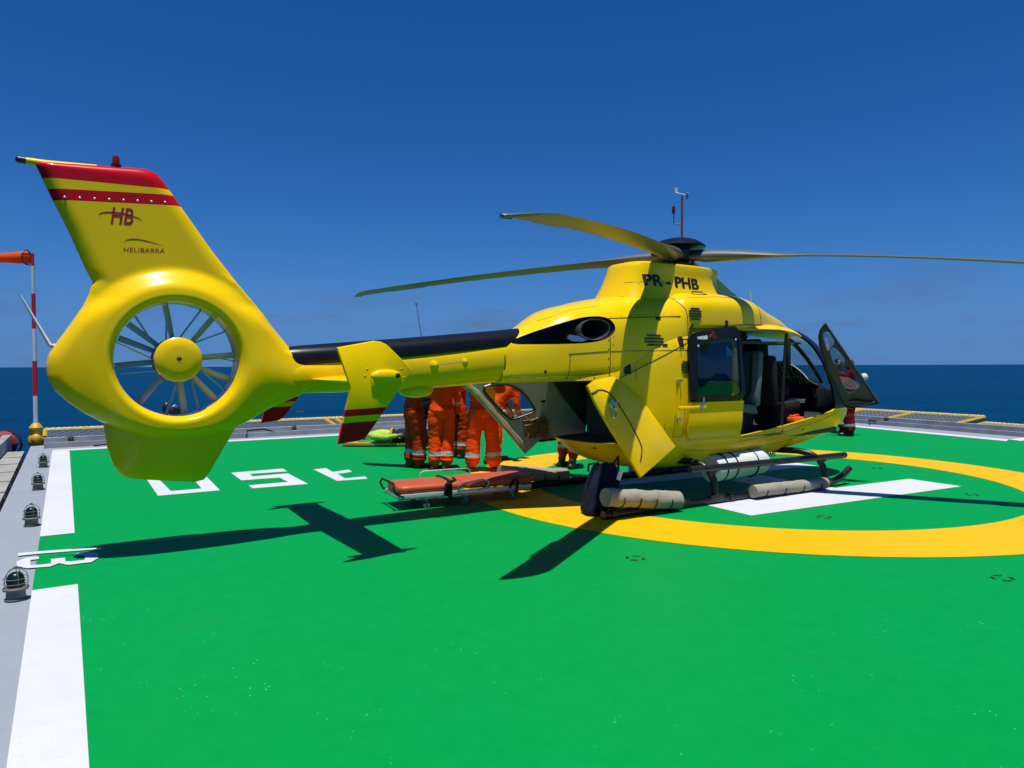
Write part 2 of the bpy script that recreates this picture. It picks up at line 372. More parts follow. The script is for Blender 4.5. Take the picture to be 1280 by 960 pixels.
def plate(outer, holes, th, m=0, n=None, bm=None, m_in=None):
    """plate with holes from 3-D loops lying near one plane, th thick"""
    o3 = [Vector(p) for p in outer]
    if n is None:
        n = Vector()
        for i in range(len(o3)): n += o3[i].cross(o3[(i+1) % len(o3)])
    n = n.normalized(); bm2 = bmesh.new(); es = []; loops = []
    for lp in [o3]+[[Vector(p) for p in h] for h in holes]:
        vs = [bm2.verts.new(p) for p in lp]; loops.append(vs)
        es += [bm2.edges.new((vs[i], vs[(i+1) % len(vs)])) for i in range(len(vs))]
    bmesh.ops.triangle_fill(bm2, use_beauty=True, edges=es, normal=n)
    top = bm2.faces[:]
    mp = {v: bm2.verts.new(v.co - n*th) for lp in loops for v in lp}
    for f in top:
        f.material_index = m
        g = bm2.faces.new([mp[v] for v in reversed(f.verts)]); g.material_index = m if m_in is None else m_in
    for lp in loops:
        for i in range(len(lp)):
            a, b = lp[i], lp[(i+1) % len(lp)]
            bm2.faces.new((a, b, mp[b], mp[a])).material_index = m
    if bm is None: return bm2
    merge(bm, bm2); return bm
def apply(o):
    bpy.context.view_layer.update()
    dg = bpy.context.evaluated_depsgraph_get()
    me = bpy.data.meshes.new_from_object(o.evaluated_get(dg)); o.modifiers.clear(); old = o.data; o.data = me; bpy.data.meshes.remove(old)
def boolean(o, cutters, op='DIFFERENCE'):
    for bm in cutters:
        bmesh.ops.recalc_face_normals(bm, faces=bm.faces)
        me = bpy.data.meshes.new('cutter'); bm.to_mesh(me); bm.free(); c = bpy.data.objects.new('cutter', me); C.objects.link(c)
        md = o.modifiers.new('b', 'BOOLEAN'); md.operation = op; md.solver = 'EXACT'; md.object = c
        apply(o); bpy.data.objects.remove(c); bpy.data.meshes.remove(me)
def resmooth(o, ang=30):
    bm = bmesh.new(); bm.from_mesh(o.data); ca = math.radians(ang)
    for f in bm.faces: f.smooth = True
    for e in bm.edges: e.smooth = len(e.link_faces) == 2 and e.calc_face_angle(0) < ca
    bm.to_mesh(o.data); bm.free()
def text_bm(body, size, extrude=.002, shear=0., offset=0., spacing=1.):
    cu = bpy.data.curves.new('t', 'FONT'); cu.body = body; cu.size = size; cu.extrude = extrude; cu.shear = shear; cu.offset = offset; cu.space_character = spacing
    o = bpy.data.objects.new('t', cu); C.objects.link(o); bpy.context.view_layer.update()
    me = bpy.data.meshes.new_from_object(o.evaluated_get(bpy.context.evaluated_depsgraph_get()))
    bm = bmesh.new(); bm.from_mesh(me); bpy.data.objects.remove(o); bpy.data.curves.remove(cu); bpy.data.meshes.remove(me)
    xs = [v.co.x for v in bm.verts]; ys = [v.co.y for v in bm.verts]
    return bm, min(xs), max(xs), min(ys), max(ys)
def drape(bm, o, gap=.0015):
    t_ = BVHTree.FromPolygons([v.co.copy() for v in o.data.vertices], [tuple(p_.vertices) for p_ in o.data.polygons])
    for v in bm.verts:
        h_ = t_.ray_cast(Vector((v.co.x, -3, v.co.z)), Vector((0, 1, 0)))
        if h_[0] is not None: v.co.y = h_[0].y - gap
def put_text(bm, body, x0, x1, z0, z1, y, tilt=0., m=0, **k):
    """lettering on the right side of the aircraft, filling x0..x1, z0..z1 at depth y (faces -y)"""
    b, a0, a1, b0, b1 = text_bm(body, 1., **k)
    sx, sz = (x1-x0)/(a1-a0), (z1-z0)/(b1-b0)
    for v in b.verts:
        X = x0 + (v.co.x-a0)*sx; Zr = (v.co.y-b0)*sz
        v.co = Vector((X, y - v.co.z, z0 + Zr + tilt*(X-x0)))
    merge(bm, b, Matrix(), m)
def lerp_table(tab, x):
    for a, b in zip(tab, tab[1:]):
        if a[0] <= x <= b[0]:
            f = (x-a[0])/(b[0]-a[0]); f2 = f
            return [a[i]+(b[i]-a[i])*f2 for i in range(1, len(a))]
    return list(tab[0][1:] if x < tab[0][0] else tab[-1][1:])
def smooth_table(tab, xs):
    """Catmull-like interpolation of a station table"""
    out = []
    for x in xs:
        i = 0
        while i < len(tab)-2 and x > tab[i+1][0]: i += 1
        a, b = tab[i], tab[i+1]; p0 = tab[max(i-1, 0)]; p3 = tab[min(i+2, len(tab)-1)]
        h = b[0]-a[0]; f = min(1, max(0, (x-a[0])/h)); row = []
        for k in range(1, len(a)):
            m0 = (b[k]-p0[k])/(b[0]-p0[0])*h if p0 is not a else (b[k]-a[k])
            m1 = (p3[k]-a[k])/(p3[0]-a[0])*h if p3 is not b else (b[k]-a[k])
            d = b[k]-a[k]
            if d == 0: m0 = m1 = 0
            else:
                m0 = d*min(3, max(0, m0/d)); m1 = d*min(3, max(0, m1/d))
            row.append((2*f**3-3*f*f+1)*a[k] + (f**3-2*f*f+f)*m0 + (-2*f**3+3*f*f)*b[k] + (f**3-f*f)*m1)
        out.append((x, *row))
    return out
def sring(x, zb, zt, hw, nt, nb, zm=.5, k=56):
    zc = zb + (zt-zb)*zm; r = []
    for i in range(k):
        a = 2*PI*(i+.5)/k; c, s = math.cos(a), math.sin(a)
        n_ = nt if s > 0 else nb; hh = (zt-zc) if s > 0 else (zc-zb)
        r.append(V(x, hw*math.copysign(abs(c)**(2/n_), c), zc + hh*math.copysign(abs(s)**(2/n_), s)))
    return r
def frange(a, b, n): return [a+(b-a)*i/n for i in range(n+1)]
# ================================================================== SETTING
bm = NB(); bmesh.ops.create_circle(bm, cap_ends=True, segments=96, radius=90000)
bmesh.ops.translate(bm, verts=bm.verts, vec=(0, 0, -19))
tag(obj('sea', bm, 'sea'), kind='structure')
A_, B_, C_, D_ = (-8.98, 14.10), (6.95, 24.2), (10.70, 15.56), (12.6, 16.75)
# deck outline: painted area, the left border runs along A_ -> (1.3,-3.0)
ld = Vector((.5258, -.8506)); ln = Vector((-.8506, -.5258))     # along the left edge towards the camera, and outwards
A2 = Vector(A_)
near_l = A2 + ld*21.0
deck_in = [A_, B_, C_, D_, (17, 9), (12, -6), tuple(near_l)]
mo = ln*.46                                                      # grey margin on the left
deck_out = [tuple(A2+mo+Vector((-.5, .95))), (A_[0]-.55, A_[1]+1.15), (6.9, 25.9), (8.1, 25.5), (12.35, 17.2), (13.4, 18.0), (18, 9), (13, -7), tuple(near_l+mo)]
bm = NB(); prism(bm, deck_out, 'z', -1.1, -.004)
tag(obj('deck', bm, 'dgrey'), kind='structure')
sheet('green_paint', [deck_in], 0.0, 'green')
bw = .285
ia = A2 - ln*bw; na = near_l - ln*bw
def on_left(px_d, w=0): return tuple(A2 + ld*px_d - ln*w)
g1, g2 = 8.49, 10.45                                             # gap in the border that the number 13 fills
sheet('white_border_far', [[on_left(0), on_left(g1), on_left(g1, bw), on_left(.25, bw)]], .004, 'dwhite')
sheet('white_border_near', [[on_left(g2), on_left(21), on_left(21, bw), on_left(g2, bw)]], .004, 'dwhite')
def inset(a, b, w):
    d = (Vector(b)-Vector(a)).normalized(); return Vector((d.y, -d.x))*w
e1 = inset(A_, B_, .3); e2 = inset(B_, C_, .3)
sheet('white_border_back', [[A_, B_, tuple(Vector(B_)+e1*1.0+e2*.6), tuple(Vector(A_)+e1+Vector((.28, .17)))]], .005, 'dwhite')
sheet('white_border_side', [[B_, C_, tuple(Vector(C_)+e2*.9+Vector((-.05, -.25))), tuple(Vector(B_)+e2+e1*.7)]], .006, 'dwhite')
sheet('white_border_corner', [[C_, D_, (D_[0]+.2, D_[1]-.2), (C_[0]+.02, C_[1]-.34)]], .007, 'dwhite')
CC = (3.48, 10.21); RO, RI = 4.17, 3.19
circ = lambda r, k=160: [(CC[0]+r*math.cos(2*PI*i/k), CC[1]+r*math.sin(2*PI*i/k)) for i in range(k)]
sheet('yellow_circle', [circ(RO), circ(RI)], .004, 'dyellow')
h = math.radians(28.3); hu = Vector((math.cos(h), math.sin(h))); hv = Vector((-hu.y, hu.x))
hc = Vector((4.09, 8.995)) + hv*1.125                            # middle of the landing H
def hp(u, v): return tuple(hc + hu*u + hv*v)
L2, w2 = 1.93, .375
sheet('white_h', [[hp(-L2, -1.5), hp(L2, -1.5), hp(L2, -.77), hp(.37, -.77), hp(.37, .77), hp(L2, .77), hp(L2, 1.5), hp(-L2, 1.5), hp(-L2, .77), hp(-.37, .77), hp(-.37, -.77), hp(-L2, -.77)]], .004, 'dwhite')
def gpt(px, py):
    d = cam_ray(px, py); t_ = -CH/d.z; return (d.x*t_, d.y*t_)
# lettering on the deck, read from the far side (weight limit) and along the left border (number)
Z3 = lambda L: [gpt(160+x/4, 560+y/4) for x, y in L]
Z4 = lambda L: [gpt(x/8, 660+y/8) for x, y in L]
sheet('deck_digit_nought', [Z3([(88, 150), (378, 130), (460, 213), (150, 240)]), Z3([(160, 163), (322, 151), (368, 204), (215, 217)])], .004, 'dwhite')
sheet('deck_digit_five', [Z3([(515, 125), (775, 104), (797, 118), (608, 131), (624, 143), (800, 128), (900, 181), (622, 203), (603, 188), (800, 171), (757, 149), (566, 163)])], .004, 'dwhite')
sheet('deck_letter', [Z3([(928, 108), (990, 102), (1024, 121), (1103, 109), (1120, 120), (1048, 131), (1085, 153), (1185, 143), (1198, 155), (1045, 166)])], .004, 'dwhite')
sheet('border_digit_one', [Z4([(180, 260), (385, 242), (680, 220), (965, 206), (968, 220), (680, 243), (385, 266), (182, 287)])], .008, 'dwhite')
sheet('border_digit_three', [Z4([(165, 345), (260, 305), (388, 294), (388, 318), (305, 329), (305, 381), (420, 374), (510, 362), (510, 320), (650, 305), (652, 341), (700, 344), (848, 328), (848, 287), (768, 282), (766, 260), (930, 252), (985, 270), (985, 306), (915, 350), (680, 378), (590, 360), (500, 395), (270, 412), (170, 390)])], .008, 'dwhite')
Z7 = lambda L: [gpt(570+x/8, 470+y/8) for x, y in L]
sheet('deck_mark_far', [Z7([(-30, 575), (110, 572), (108, 588), (20, 592), (22, 604), (108, 602), (105, 615), (-30, 618)])], .004, 'dwhite')
# raised gutter along the far edges
def beam(bm, a, b, w, h_, z0, off=0., m=0):
    a, b = Vector(a), Vector(b); d = (b-a).normalized(); nn = Vector((-d.y, d.x))
    q = [a+nn*off, b+nn*off, b+nn*(off+w), a+nn*(off+w)]
    prism(bm, [tuple(v) for v in q], 'z', z0, z0+h_, m)
bm = NB(); beam(bm, (A_[0]-.2, A_[1]+.05), (6.85, 24.35), .07, .10, .0, .32); beam(bm, (A_[0]-.2, A_[1]+.05), (6.85, 24.35), .12, .15, .0, .95)
o = obj('gutter', bm, 'gutter'); tag(o, 'grey steel gutter along the far left edge of the deck', 'gutter')
bm = NB(); beam(bm, (7.3, 24.6), (11.15, 15.9), .07, .10, .0, .32); beam(bm, (7.3, 24.6), (11.15, 15.9), .12, .16, .0, .95)
o = obj('gutter', bm, 'gutter'); tag(o, 'grey steel gutter along the right far edge of the deck behind the nose', 'gutter')
# ------------------------------------------------------------------ tie-down points
def tie_down():
    bm = NB()
    for k in range(4):
        a0 = k*PI/2 + .3; pts = [V(.07*math.cos(a0+q), .07*math.sin(a0+q), .002) for q in frange(0, .95, 6)]
        tube(bm, pts, [.006]+[.012]*5+[.006], 6, 0, .25)
    lathe(bm, [(.0, .0035), (.02, .0035), (.025, .001)], 14, m=1)
    return bm
t0 = obj('tie_down_point', tie_down(), ['text', 'green']); 
tds = [((794, 698), 'black slotted tie-down point in front of the rotor blade shadow', 1), ((1253, 723), 'black slotted tie-down point nearest the right frame edge outside the yellow circle', 1.1),
       ((1030, 646.5), 'black slotted tie-down point inside the circle just below the white bar', 1), ((1096, 585.5), 'tie-down point inside the circle behind the skid tip, farthest away', 1), ((1215, 618.5), 'tie-down point inside the circle right of the white bar end', 1)]
for i, (px, lb, sc_) in enumerate(tds):
    o = t0 if i == 0 else t0.copy()
    if i: C.objects.link(o)
    g_ = gpt(*px); o.location = (g_[0], g_[1], .001); o.rotation_euler = (0, 0, h+.2*i)
    tag(o, lb, 'tie-down', 'tie-down points in the green deck')
# ------------------------------------------------------------------ perimeter lights
def perimeter_light(label, loc):
    r = thing('perimeter_light', label, 'deck light', loc, .3, 'green perimeter lights along the deck edge'); r.scale = (.8, .8, .78)
    bm = NB(); lathe(bm, [(.085, 0), (.088, .012), (.075, .02), (.072, .085), (.098, .092), (.10, .108), (.09, .116), (.0, .117)], 28); obj('base', bm, 'galv', r)
    bm = NB(); lathe(bm, [(.066, .113), (.068, .15), (.066, .19), (.055, .225), (.03, .245), (.0, .25)], 24); obj('lens', bm, 'greenlens', r)
    bm = NB()
    for k in range(5):
        a = k*2*PI/5+.2; pts = [V(.088*math.cos(a), .088*math.sin(a), .113), V(.092*math.cos(a), .092*math.sin(a), .19)] + [V(.09*math.cos(q)*math.cos(a), .09*math.cos(q)*math.sin(a), .195+.085*math.sin(q)) for q in frange(.1, PI/2, 6)]
        tube(bm, pts, .0032, 6)
    for z_ in (.15, .195):
        tube(bm, [V(.091*math.cos(q), .091*math.sin(q), z_) for q in frange(0, 2*PI, 24)], .0032, 6)
    lathe(bm, [(.0, .275), (.016, .276), (.016, .296), (0, .298)], 10)
    obj('guard_cage', bm, 'galv', r); return r
pl = perimeter_light('green caged perimeter light nearest the camera beside the number', (-3.47, 5.02, 0))
for loc, lb in [((-4.92, 7.37, 0), 'green caged perimeter light on the grey margin, second nearest the camera'), ((-6.28, 9.55, 0), 'green caged perimeter light on the grey margin, third nearest the camera'),
                ((-7.6, 11.7, 0), 'green perimeter light on the grey margin nearest the far left corner'), ((-9.1, 14.9, .0), 'perimeter light at the far left corner beside the yellow rail end'),
                ((-5.25, 17.4, .0), 'perimeter light on the far gutter left of the tail endplate'), ((10.15, 19.6, .0), 'perimeter light on the right gutter just behind the open cockpit door'), ((11.7, 16.1, .0), 'perimeter light on the right gutter at the frame edge')]:
    rep(pl, loc, random.random(), lb)
# ------------------------------------------------------------------ perimeter net frames
def rope_rail(bm, a, b, r=.06, m=0):
    a, b = Vector(a), Vector(b); L = (b-a).length; k = max(4, int(L/.055))
    pts = [a+(b-a)*i/k for i in range(k+1)]
    tube(bm, pts, [r*(1.0 if i % 2 else .80) for i in range(k+1)], 8, m)
def net(bm, p00, p10, p11, p01, nu, nv, r=.005):
    P = [Vector(p) for p in (p00, p10, p11, p01)]
    f = lambda u, v: (P[0]*(1-u)+P[1]*u)*(1-v) + (P[3]*(1-u)+P[2]*u)*v
    for i in range(-nv, nu+1):
        for sgn in (1, -1):
            pts = []
            for k in range(nv+1):
                u = (i+k if sgn > 0 else i+nv-k)/nu
                if 0 <= u <= 1: pts.append(f(u, k/nv))
            if len(pts) > 1: tube(bm, pts, r, 4)
def net_frame(label, inner_a, inner_b, outer_a, outer_b, struts):
    r = thing('safety_net', label, 'safety net', (0, 0, 0))
    bm = NB(); rope_rail(bm, outer_a, outer_b); obj('outer_rail', bm, 'rope', r)
    ia_, ib_, oa, ob = map(Vector, (inner_a, inner_b, outer_a, outer_b))
    for s in struts:
        bm = NB(); rope_rail(bm, ia_+(ib_-ia_)*s, oa+(ob-oa)*s, .055); obj('strut', bm, 'ryellow', r)
    bm = NB(); L = (ob-oa).length; net(bm, ia_, ib_, ob, oa, max(6, int(L/.14)), 9); obj('netting', bm, 'net', r); return r
net_frame('yellow roped safety net frame along the far left deck edge', (-10.02, 15.5, -.05), (6.2, 25.5, -.12), (-10.74, 16.6, .17), (5.3, 26.7, .14), (0.0, .17, .345, .36, .55, .72, .86, 1.0))
net_frame('upper yellow roped safety net frame right of the cockpit door', (8.38, 25.46, .03), (11.17, 18.5, .05), (9.63, 25.96, .18), (12.42, 19.0, .23), (0, .25, .48, .72, 1.0))
net_frame('lower yellow roped safety net frame at the right frame edge', (11.3, 18.15, .0), (13.2, 13.4, .0), (12.08, 18.46, .11), (13.98, 13.71, .11), (0.0, .5, 1.))
# ------------------------------------------------------------------ windsock
ws = thing('windsock', 'orange windsock on a red and white banded pole at the left deck corner', 'windsock', (-9.95, 15.1, 0))
bm = NB(); zs = [.02, .55, 1.02, 1.75, 2.42, 3.15, 3.72]
for i in range(6):
    tube(bm, [V(0, 0, zs[i]), V(0, 0, zs[i+1])], .046-.002*i, 12, 1 if i in (2, 4) else 0)
tube(bm, [V(0, 0, 3.72), V(0, 0, 3.98)], .03, 10, 1); obj('pole', bm, ['whitep', 'red'], ws)
bm = NB(); lathe(bm, [(.13, 0), (.15, .04), (.14, .16), (.10, .22), (.12, .25), (.13, .36), (.09, .42), (.05, .46)], 16); ell(bm, (.05, -.08, .12), (.10, .09, .12)); obj('rope_wrapped_base', bm, 'ryellow', ws)
bm = NB(); tube(bm, [V(0, 0, 3.97), V(-.2, 0, 3.97)], .016, 8)
tube(bm, [V(-.12, .15*math.cos(a), 3.90+.15*math.sin(a)) for a in frange(0, 2*PI, 20)], .012, 6); tube(bm, [V(-.02, 0, 3.72), V(-.14, 0, 3.78)], .012, 6); obj('frame', bm, 'dark', ws)
bm = NB(); rr = []
for k in range(16):
    f = k/15; rr.append([V(-.12-2.6*f, (.13-.055*f)*math.cos(a)+.02*math.sin(9*f), 3.90-.16*f*f+(.12-.05*f)*math.sin(a)+.012*math.sin(14*f+a)) for a in frange(0, 2*PI*.95, 19)])
loft(bm, rr, False); obj('sock', bm, 'windsock', ws)
# weather mast and its sensors far behind the rotor hub
wm = thing('weather_mast', 'thin red weather mast with wind vane behind the rotor hub', 'weather mast', (5.48, 23.4, 0))
mp_ = (0, 0)
bm = NB(); tube(bm, [V(0, 0, 0), V(0, 0, 5.2), V(0, 0, 5.25), V(0, 0, 7.05)], [.06, .055, .04, .03], 10); tube(bm, [V(-.02, 0, 6.15), V(-.26, 0, 6.17), V(-.27, 0, 6.5)], .018, 6); obj('pole', bm, 'mastred', wm)
bm = NB(); lathe(bm, [(0, 6.48), (.05, 6.5), (.06, 6.6), (.05, 6.72), (0, 6.74)], 10, Matrix.Translation((-.27, 0, 0))); obj('obstruction_light', bm, 'redlens', wm)
bm = NB(); tube(bm, [V(-.2, 0, 7.16), V(.12, 0, 7.08)], .022, 8); box(bm, (-.19, 0, 7.24), (.09, .01, .16)); obj('wind_vane', bm, 'whitep', wm)
bm = NB()
for k in range(3):
    a = k*2.09+.5; tube(bm, [V(.16, 0, 7.08), V(.16, .11*math.cos(a), 7.08+.11*math.sin(a))], [.012, .028], 6)
ell(bm, (.15, 0, 7.08), (.05, .03, .03)); obj('propeller', bm, 'text', wm)
# fire monitor seen through the fan duct
fm_ = thing('fire_monitor', 'black fire monitor with pale ring standing on the far deck edge', 'fire monitor', (-8.02, 17.0, 0))
bm = NB(); tube(bm, [V(0, 0, 0), V(0, 0, .45)], .05, 12); lathe(bm, [(.12, 0), (.12, .03), (.05, .04)], 14); obj('stand', bm, 'dark', fm_)
bm = NB(); capsule(bm, (-.16, .1, .62), (.18, -.12, .56), .11, 14); ell(bm, (-.1, 0, .66), (.1, .1, .14)); obj('nozzle', bm, 'text', fm_)
bm = NB(); tube(bm, [V(.05+.03*math.sin(a), -.03+.06*math.sin(a)+.0, .59)+V(.06*math.cos(a)*.5, .10*math.cos(a)*.5, .12*math.sin(a)) for a in frange(0, 2*PI, 16)], .022, 8); obj('ring', bm, 'alu', fm_)
# lower walkway, steel coaming and hose beyond the left margin
bm = NB()
P0 = A2+mo+ln*.006
for k in range(7):
    q = [P0+ld*(k*1.1-.3), P0+ld*(k*1.1+.72), P0+ld*(k*1.1+.72)+ln*1.15, P0+ld*(k*1.1-.3)+ln*1.15]
    prism(bm, [tuple(v) for v in q], 'z', -.16, -.02)
    q = [P0+ld*(k*1.1+.72), P0+ld*(k*1.1+.8), P0+ld*(k*1.1+.8)+ln*1.15, P0+ld*(k*1.1+.72)+ln*1.15]
    prism(bm, [tuple(v) for v in q], 'z', -.5, -.1)
tag(obj('walkway', bm, 'concrete'), kind='structure')
bm = NB(); a_ = P0+ln*.26+ld*-1.5; b_ = P0+ln*.42+ld*5.0
prism(bm, [tuple(a_), tuple(b_), tuple(b_+ln*.14), tuple(a_+ln*.14)], 'z', -.45, .22)
tag(obj('coaming', bm, 'gutter'), 'grey steel coaming plate at the left edge beside the walkway', 'steel plate')
hr = thing('hose_reel', 'red and dark hose reel behind the grey coaming at the left edge', 'hose reel', (P0.x+ln.x*.52-ld.x*1.75, P0.y+ln.y*.52-ld.y*1.75, -.27))
bm = NB()
for k in range(5):
    tube(bm, [V(.22*math.cos(a), -.2+.1*k, .27+.22*math.sin(a)) for a in frange(0, 2*PI, 24)], .055, 8)
obj('hose', bm, 'hose', hr)
for s_ in (-1, 1):
    bm = NB()
    for k in range(6): tube(bm, [V(0, .30*s_, .27), V(.30*math.cos(k*PI/3), .30*s_, .27+.27*math.sin(k*PI/3))], .018, 6)
    tube(bm, [V(.30*math.cos(a), .30*s_, .27+.27*math.sin(a)) for a in frange(0, 2*PI, 24)], .025, 6)
    obj('drum_flange', bm, 'dark', hr)
# cable loops on the gutter
for pts, lb in [([(-8.55, 14.75, .012), (-8.3, 14.9, .03), (-7.95, 15.05, .18), (-7.62, 15.25, .16), (-7.58, 15.22, .01)], 'black cable looping over the far gutter near the left corner'),
                ([(-6.05, 16.45, .01), (-6.08, 16.6, .15), (-5.8, 16.85, .16), (-5.5, 17.1, .05), (-5.3, 17.35, .08)], 'black cable running to the light left of the tail endplate'),
                ([(9.6, 19.4, .01), (9.62, 19.5, .14), (9.8, 19.6, .1), (10.1, 19.6, .08)], 'black cable on the right gutter behind the cockpit door')]:
    bm = NB(); tube(bm, pts, .016, 6); tag(obj('cable', bm, 'strap'), lb, 'cable')
T0 = time.time()
# ================================================================== HELICOPTER
HL = thing('helicopter', 'yellow helicopter with red tail stripes and open doors on the green deck', 'helicopter', (2.142, 9.475, 0), .556)
CAB = [  # x, zb, zt, hw, nt, nb, zm
 (-2.72, 1.40, 1.75, .22, 3, 3, .5), (-2.4, 1.30, 1.76, .34, 3, 3, .5), (-2.05, 1.02, 1.77, .49, 3, 3, .5), (-1.8, .80, 1.80, .58, 3.2, 3, .5), (-1.5, .56, 1.88, .66, 3.4, 3, .5),
 (-1.2, .43, 2.02, .72, 3.8, 3, .5), (-.8, .36, 2.15, .765, 4.2, 3, .5), (-.3, .335, 2.18, .785, 4.6, 3, .5), (.4, .335, 2.19, .79, 4.8, 3, .5), (1.0, .36, 2.19, .785, 4.8, 2.9, .5),
 (1.5, .39, 2.17, .765, 4.4, 2.8, .5), (1.9, .43, 2.12, .735, 3.8, 2.7, .5), (2.3, .49, 2.0, .68, 3.2, 2.6, .48), (2.65, .56, 1.77, .60, 2.8, 2.5, .45), (2.95, .65, 1.49, .49, 2.5, 2.4, .42), (3.15, .74, 1.25, .36, 2.3, 2.2, .42), (3.27, .83, 1.06, .20, 2.1, 2.1, .45), (3.31, .90, .98, .06, 2, 2, .5)]
def cab_bm(shrink=0.):
    bm = NB(); xs = frange(-2.72, 3.0, 110) + frange(3.03, 3.31, 14)
    rings = []
    for (x, zb, zt, hw, nt, nb, zm) in smooth_table(CAB, xs):
        rings.append(sring(x, zb+shrink, zt-shrink, hw-shrink, nt, nb, zm, 72))
    loft(bm, rings); finish(bm, 60); return bm
shell = obj('hull', cab_bm(), ['shell', 'liner'])
md = shell.modifiers.new('s', 'SOLIDIFY'); md.thickness = .035; md.offset = -1; md.material_offset = 1; apply(shell)
# openings
def cut(poly, y0, y1, it=2):
    bm = NB(); prism(bm, [tuple(p) for p in (chaikin([Vector((*p, 0)) for p in poly], it) if it else [Vector((*p, 0)) for p in poly])], 'y', y0, y1); return bm
DOOR = [(.36, .73), (.36, 2.05), (.45, 2.085), (1.3, 2.09), (1.62, 2.05), (1.9, 1.90), (2.13, 1.66), (2.36, 1.30), (2.47, 1.05), (2.43, .98), (2.2, .945), (1.2, .82)]
def dens(poly):   # mild rounding that keeps edges straight
    out = []
    for i in range(len(poly)):
        a, b, c = Vector(poly[i-1]), Vector(poly[i]), Vector(poly[(i+1) % len(poly)])
        out += [tuple(b+(a-b)*min(.25, .05/(a-b).length)), tuple(b+(c-b)*min(.25, .05/(c-b).length))]
    return out
WS = [(1.78, 2.45), (1.86, 2.10), (2.08, 1.88), (2.30, 1.58), (2.52, 1.22), (2.66, 1.10), (3.6, 1.06), (3.6, 2.45)]
REAR = [(-3.2, 1.425), (-1.62, 1.46), (-1.5, 1.40), (-.86, .80), (-.95, .735), (-3.2, .735)]
WINR = [(-.47, 1.22), (-.47, 1.86), (.22, 1.92), (.22, 1.22)]
FW1 = [(1.52, 1.24), (1.52, 1.97), (1.62, 1.96), (1.85, 1.84), (2.1, 1.55), (2.22, 1.28)]
FW2 = [(.15, 1.22), (.15, 1.95), (1.02, 1.97), (1.02, 1.22)]
boolean(shell, [cut(dens(DOOR), -1.3, -.30, 0), cut(WS, -1.2, 1.2, 0), cut(REAR, -1.3, 1.3, 0), cut(dens(WINR), -1.3, -.3, 0), cut(dens(FW1), .3, 1.3, 0)])
for p_ in shell.data.polygons:
    if abs(p_.normal.y) < .06 and p_.center.x < -.8 and abs(p_.center.y) > .3 and p_.center.z > .76: p_.material_index = 1
shell.parent = HL; resmooth(shell, 32); shell['label'] = 'rounded yellow lower hull with black windscreen frame'
# windscreen glazing: the same loft a little inside the skin
gl_ = obj('windscreen', cab_bm(.008), 'glassclear')
md = gl_.modifiers.new('s', 'SOLIDIFY'); md.thickness = .006; md.offset = -1; apply(gl_)
WS2 = [(1.70, 2.5), (1.80, 2.06), (2.02, 1.84), (2.24, 1.54), (2.46, 1.18), (2.62, 1.05), (3.7, 1.01), (3.7, 2.5)]
boolean(gl_, [cut(WS2, -1.2, 1.2, 0)], 'INTERSECT'); gl_.parent = HL; resmooth(gl_)
bm = NB()
for k in range(9):
    pass
# centre post of the windscreen
bm.free(); bm = NB()
pp = [(x, zt-.012) for (x, zb, zt, hw, nt, nb, zm) in smooth_table(CAB, frange(1.8, 3.06, 14))]
tube(bm, [V(x, 0, z) for x, z in pp], .03, 8); obj('windscreen_post', bm, 'black', HL)
for nm, poly, ysg in (('cabin_window', WINR, -1), ('cockpit_window', FW1, 1)):
    bm = NB(); q = [(min(max(x, -2), 3)*1.0, z) for x, z in poly]
    cx = sum(p[0] for p in q)/len(q); cz = sum(p[1] for p in q)/len(q)
    prism(bm, [(cx+(x-cx)*1.05, cz+(z-cz)*1.05) for x, z in q], 'y', ysg*.738, ysg*.744); obj(nm, bm, 'glass', HL)
# engine cowling --------------------------------------------------
COW = [(-2.78, 1.435, 1.97, .235, 2.6, 5), (-2.45, 1.437, 2.05, .36, 2.7, 5), (-2.1, 1.44, 2.25, .50, 2.8, 6), (-1.75, 1.45, 2.345, .60, 2.9, 6), (-1.4, 1.46, 2.42, .665, 3.0, 6), (-1.0, 1.46, 2.47, .70, 3.0, 6), (-.62, 1.5, 2.51, .715, 3.1, 6), (-.45, 2.05, 2.525, .715, 3.1, 12),
 (0, 2.06, 2.55, .705, 3.1, 12), (.5, 2.06, 2.555, .67, 3.0, 12), (.9, 2.06, 2.52, .60, 2.7, 10), (1.2, 2.06, 2.44, .50, 2.5, 8), (1.5, 2.06, 2.355, .40, 2.4, 4), (1.8, 2.03, 2.28, .30, 2.3, 4), (2.1, 2.0, 2.17, .17, 2.2, 4), (2.25, 2.0, 2.09, .06, 2, 3)]
bm = NB(); loft(bm, [sring(x, zb, zt, hw, nt, nb, .35, 72) for (x, zb, zt, hw, nt, nb) in smooth_table(COW, frange(-2.78, 2.25, 100))]); finish(bm, 60)
cow = obj('engine_cowling', bm, ['yellow', 'recess'])
EXH = [(-2.78, 1.853), (-2.4, 2.0), (-2.05, 2.12), (-1.82, 2.175), (-1.62, 2.17), (-1.54, 2.09), (-1.55, 1.99), (-1.68, 1.905), (-1.9, 1.865), (-2.3, 1.853)]
EXH = [tuple(p)[:2] for p in chaikin([Vector((*p, 0)) for p in EXH], 2)]
boolean(cow, [cut(EXH, -1.0, -.13, 0), cut(EXH, .13, 1.0, 0)])
cow.parent = HL; resmooth(cow, 32)
def in_poly(x, z, P):
    c_ = False
    for (x0, z0), (x1, z1) in zip(P, P[1:]+P[:1]):
        if (z0 > z) != (z1 > z) and x < (x1-x0)*(z-z0)/(z1-z0)+x0: c_ = not c_
    return c_
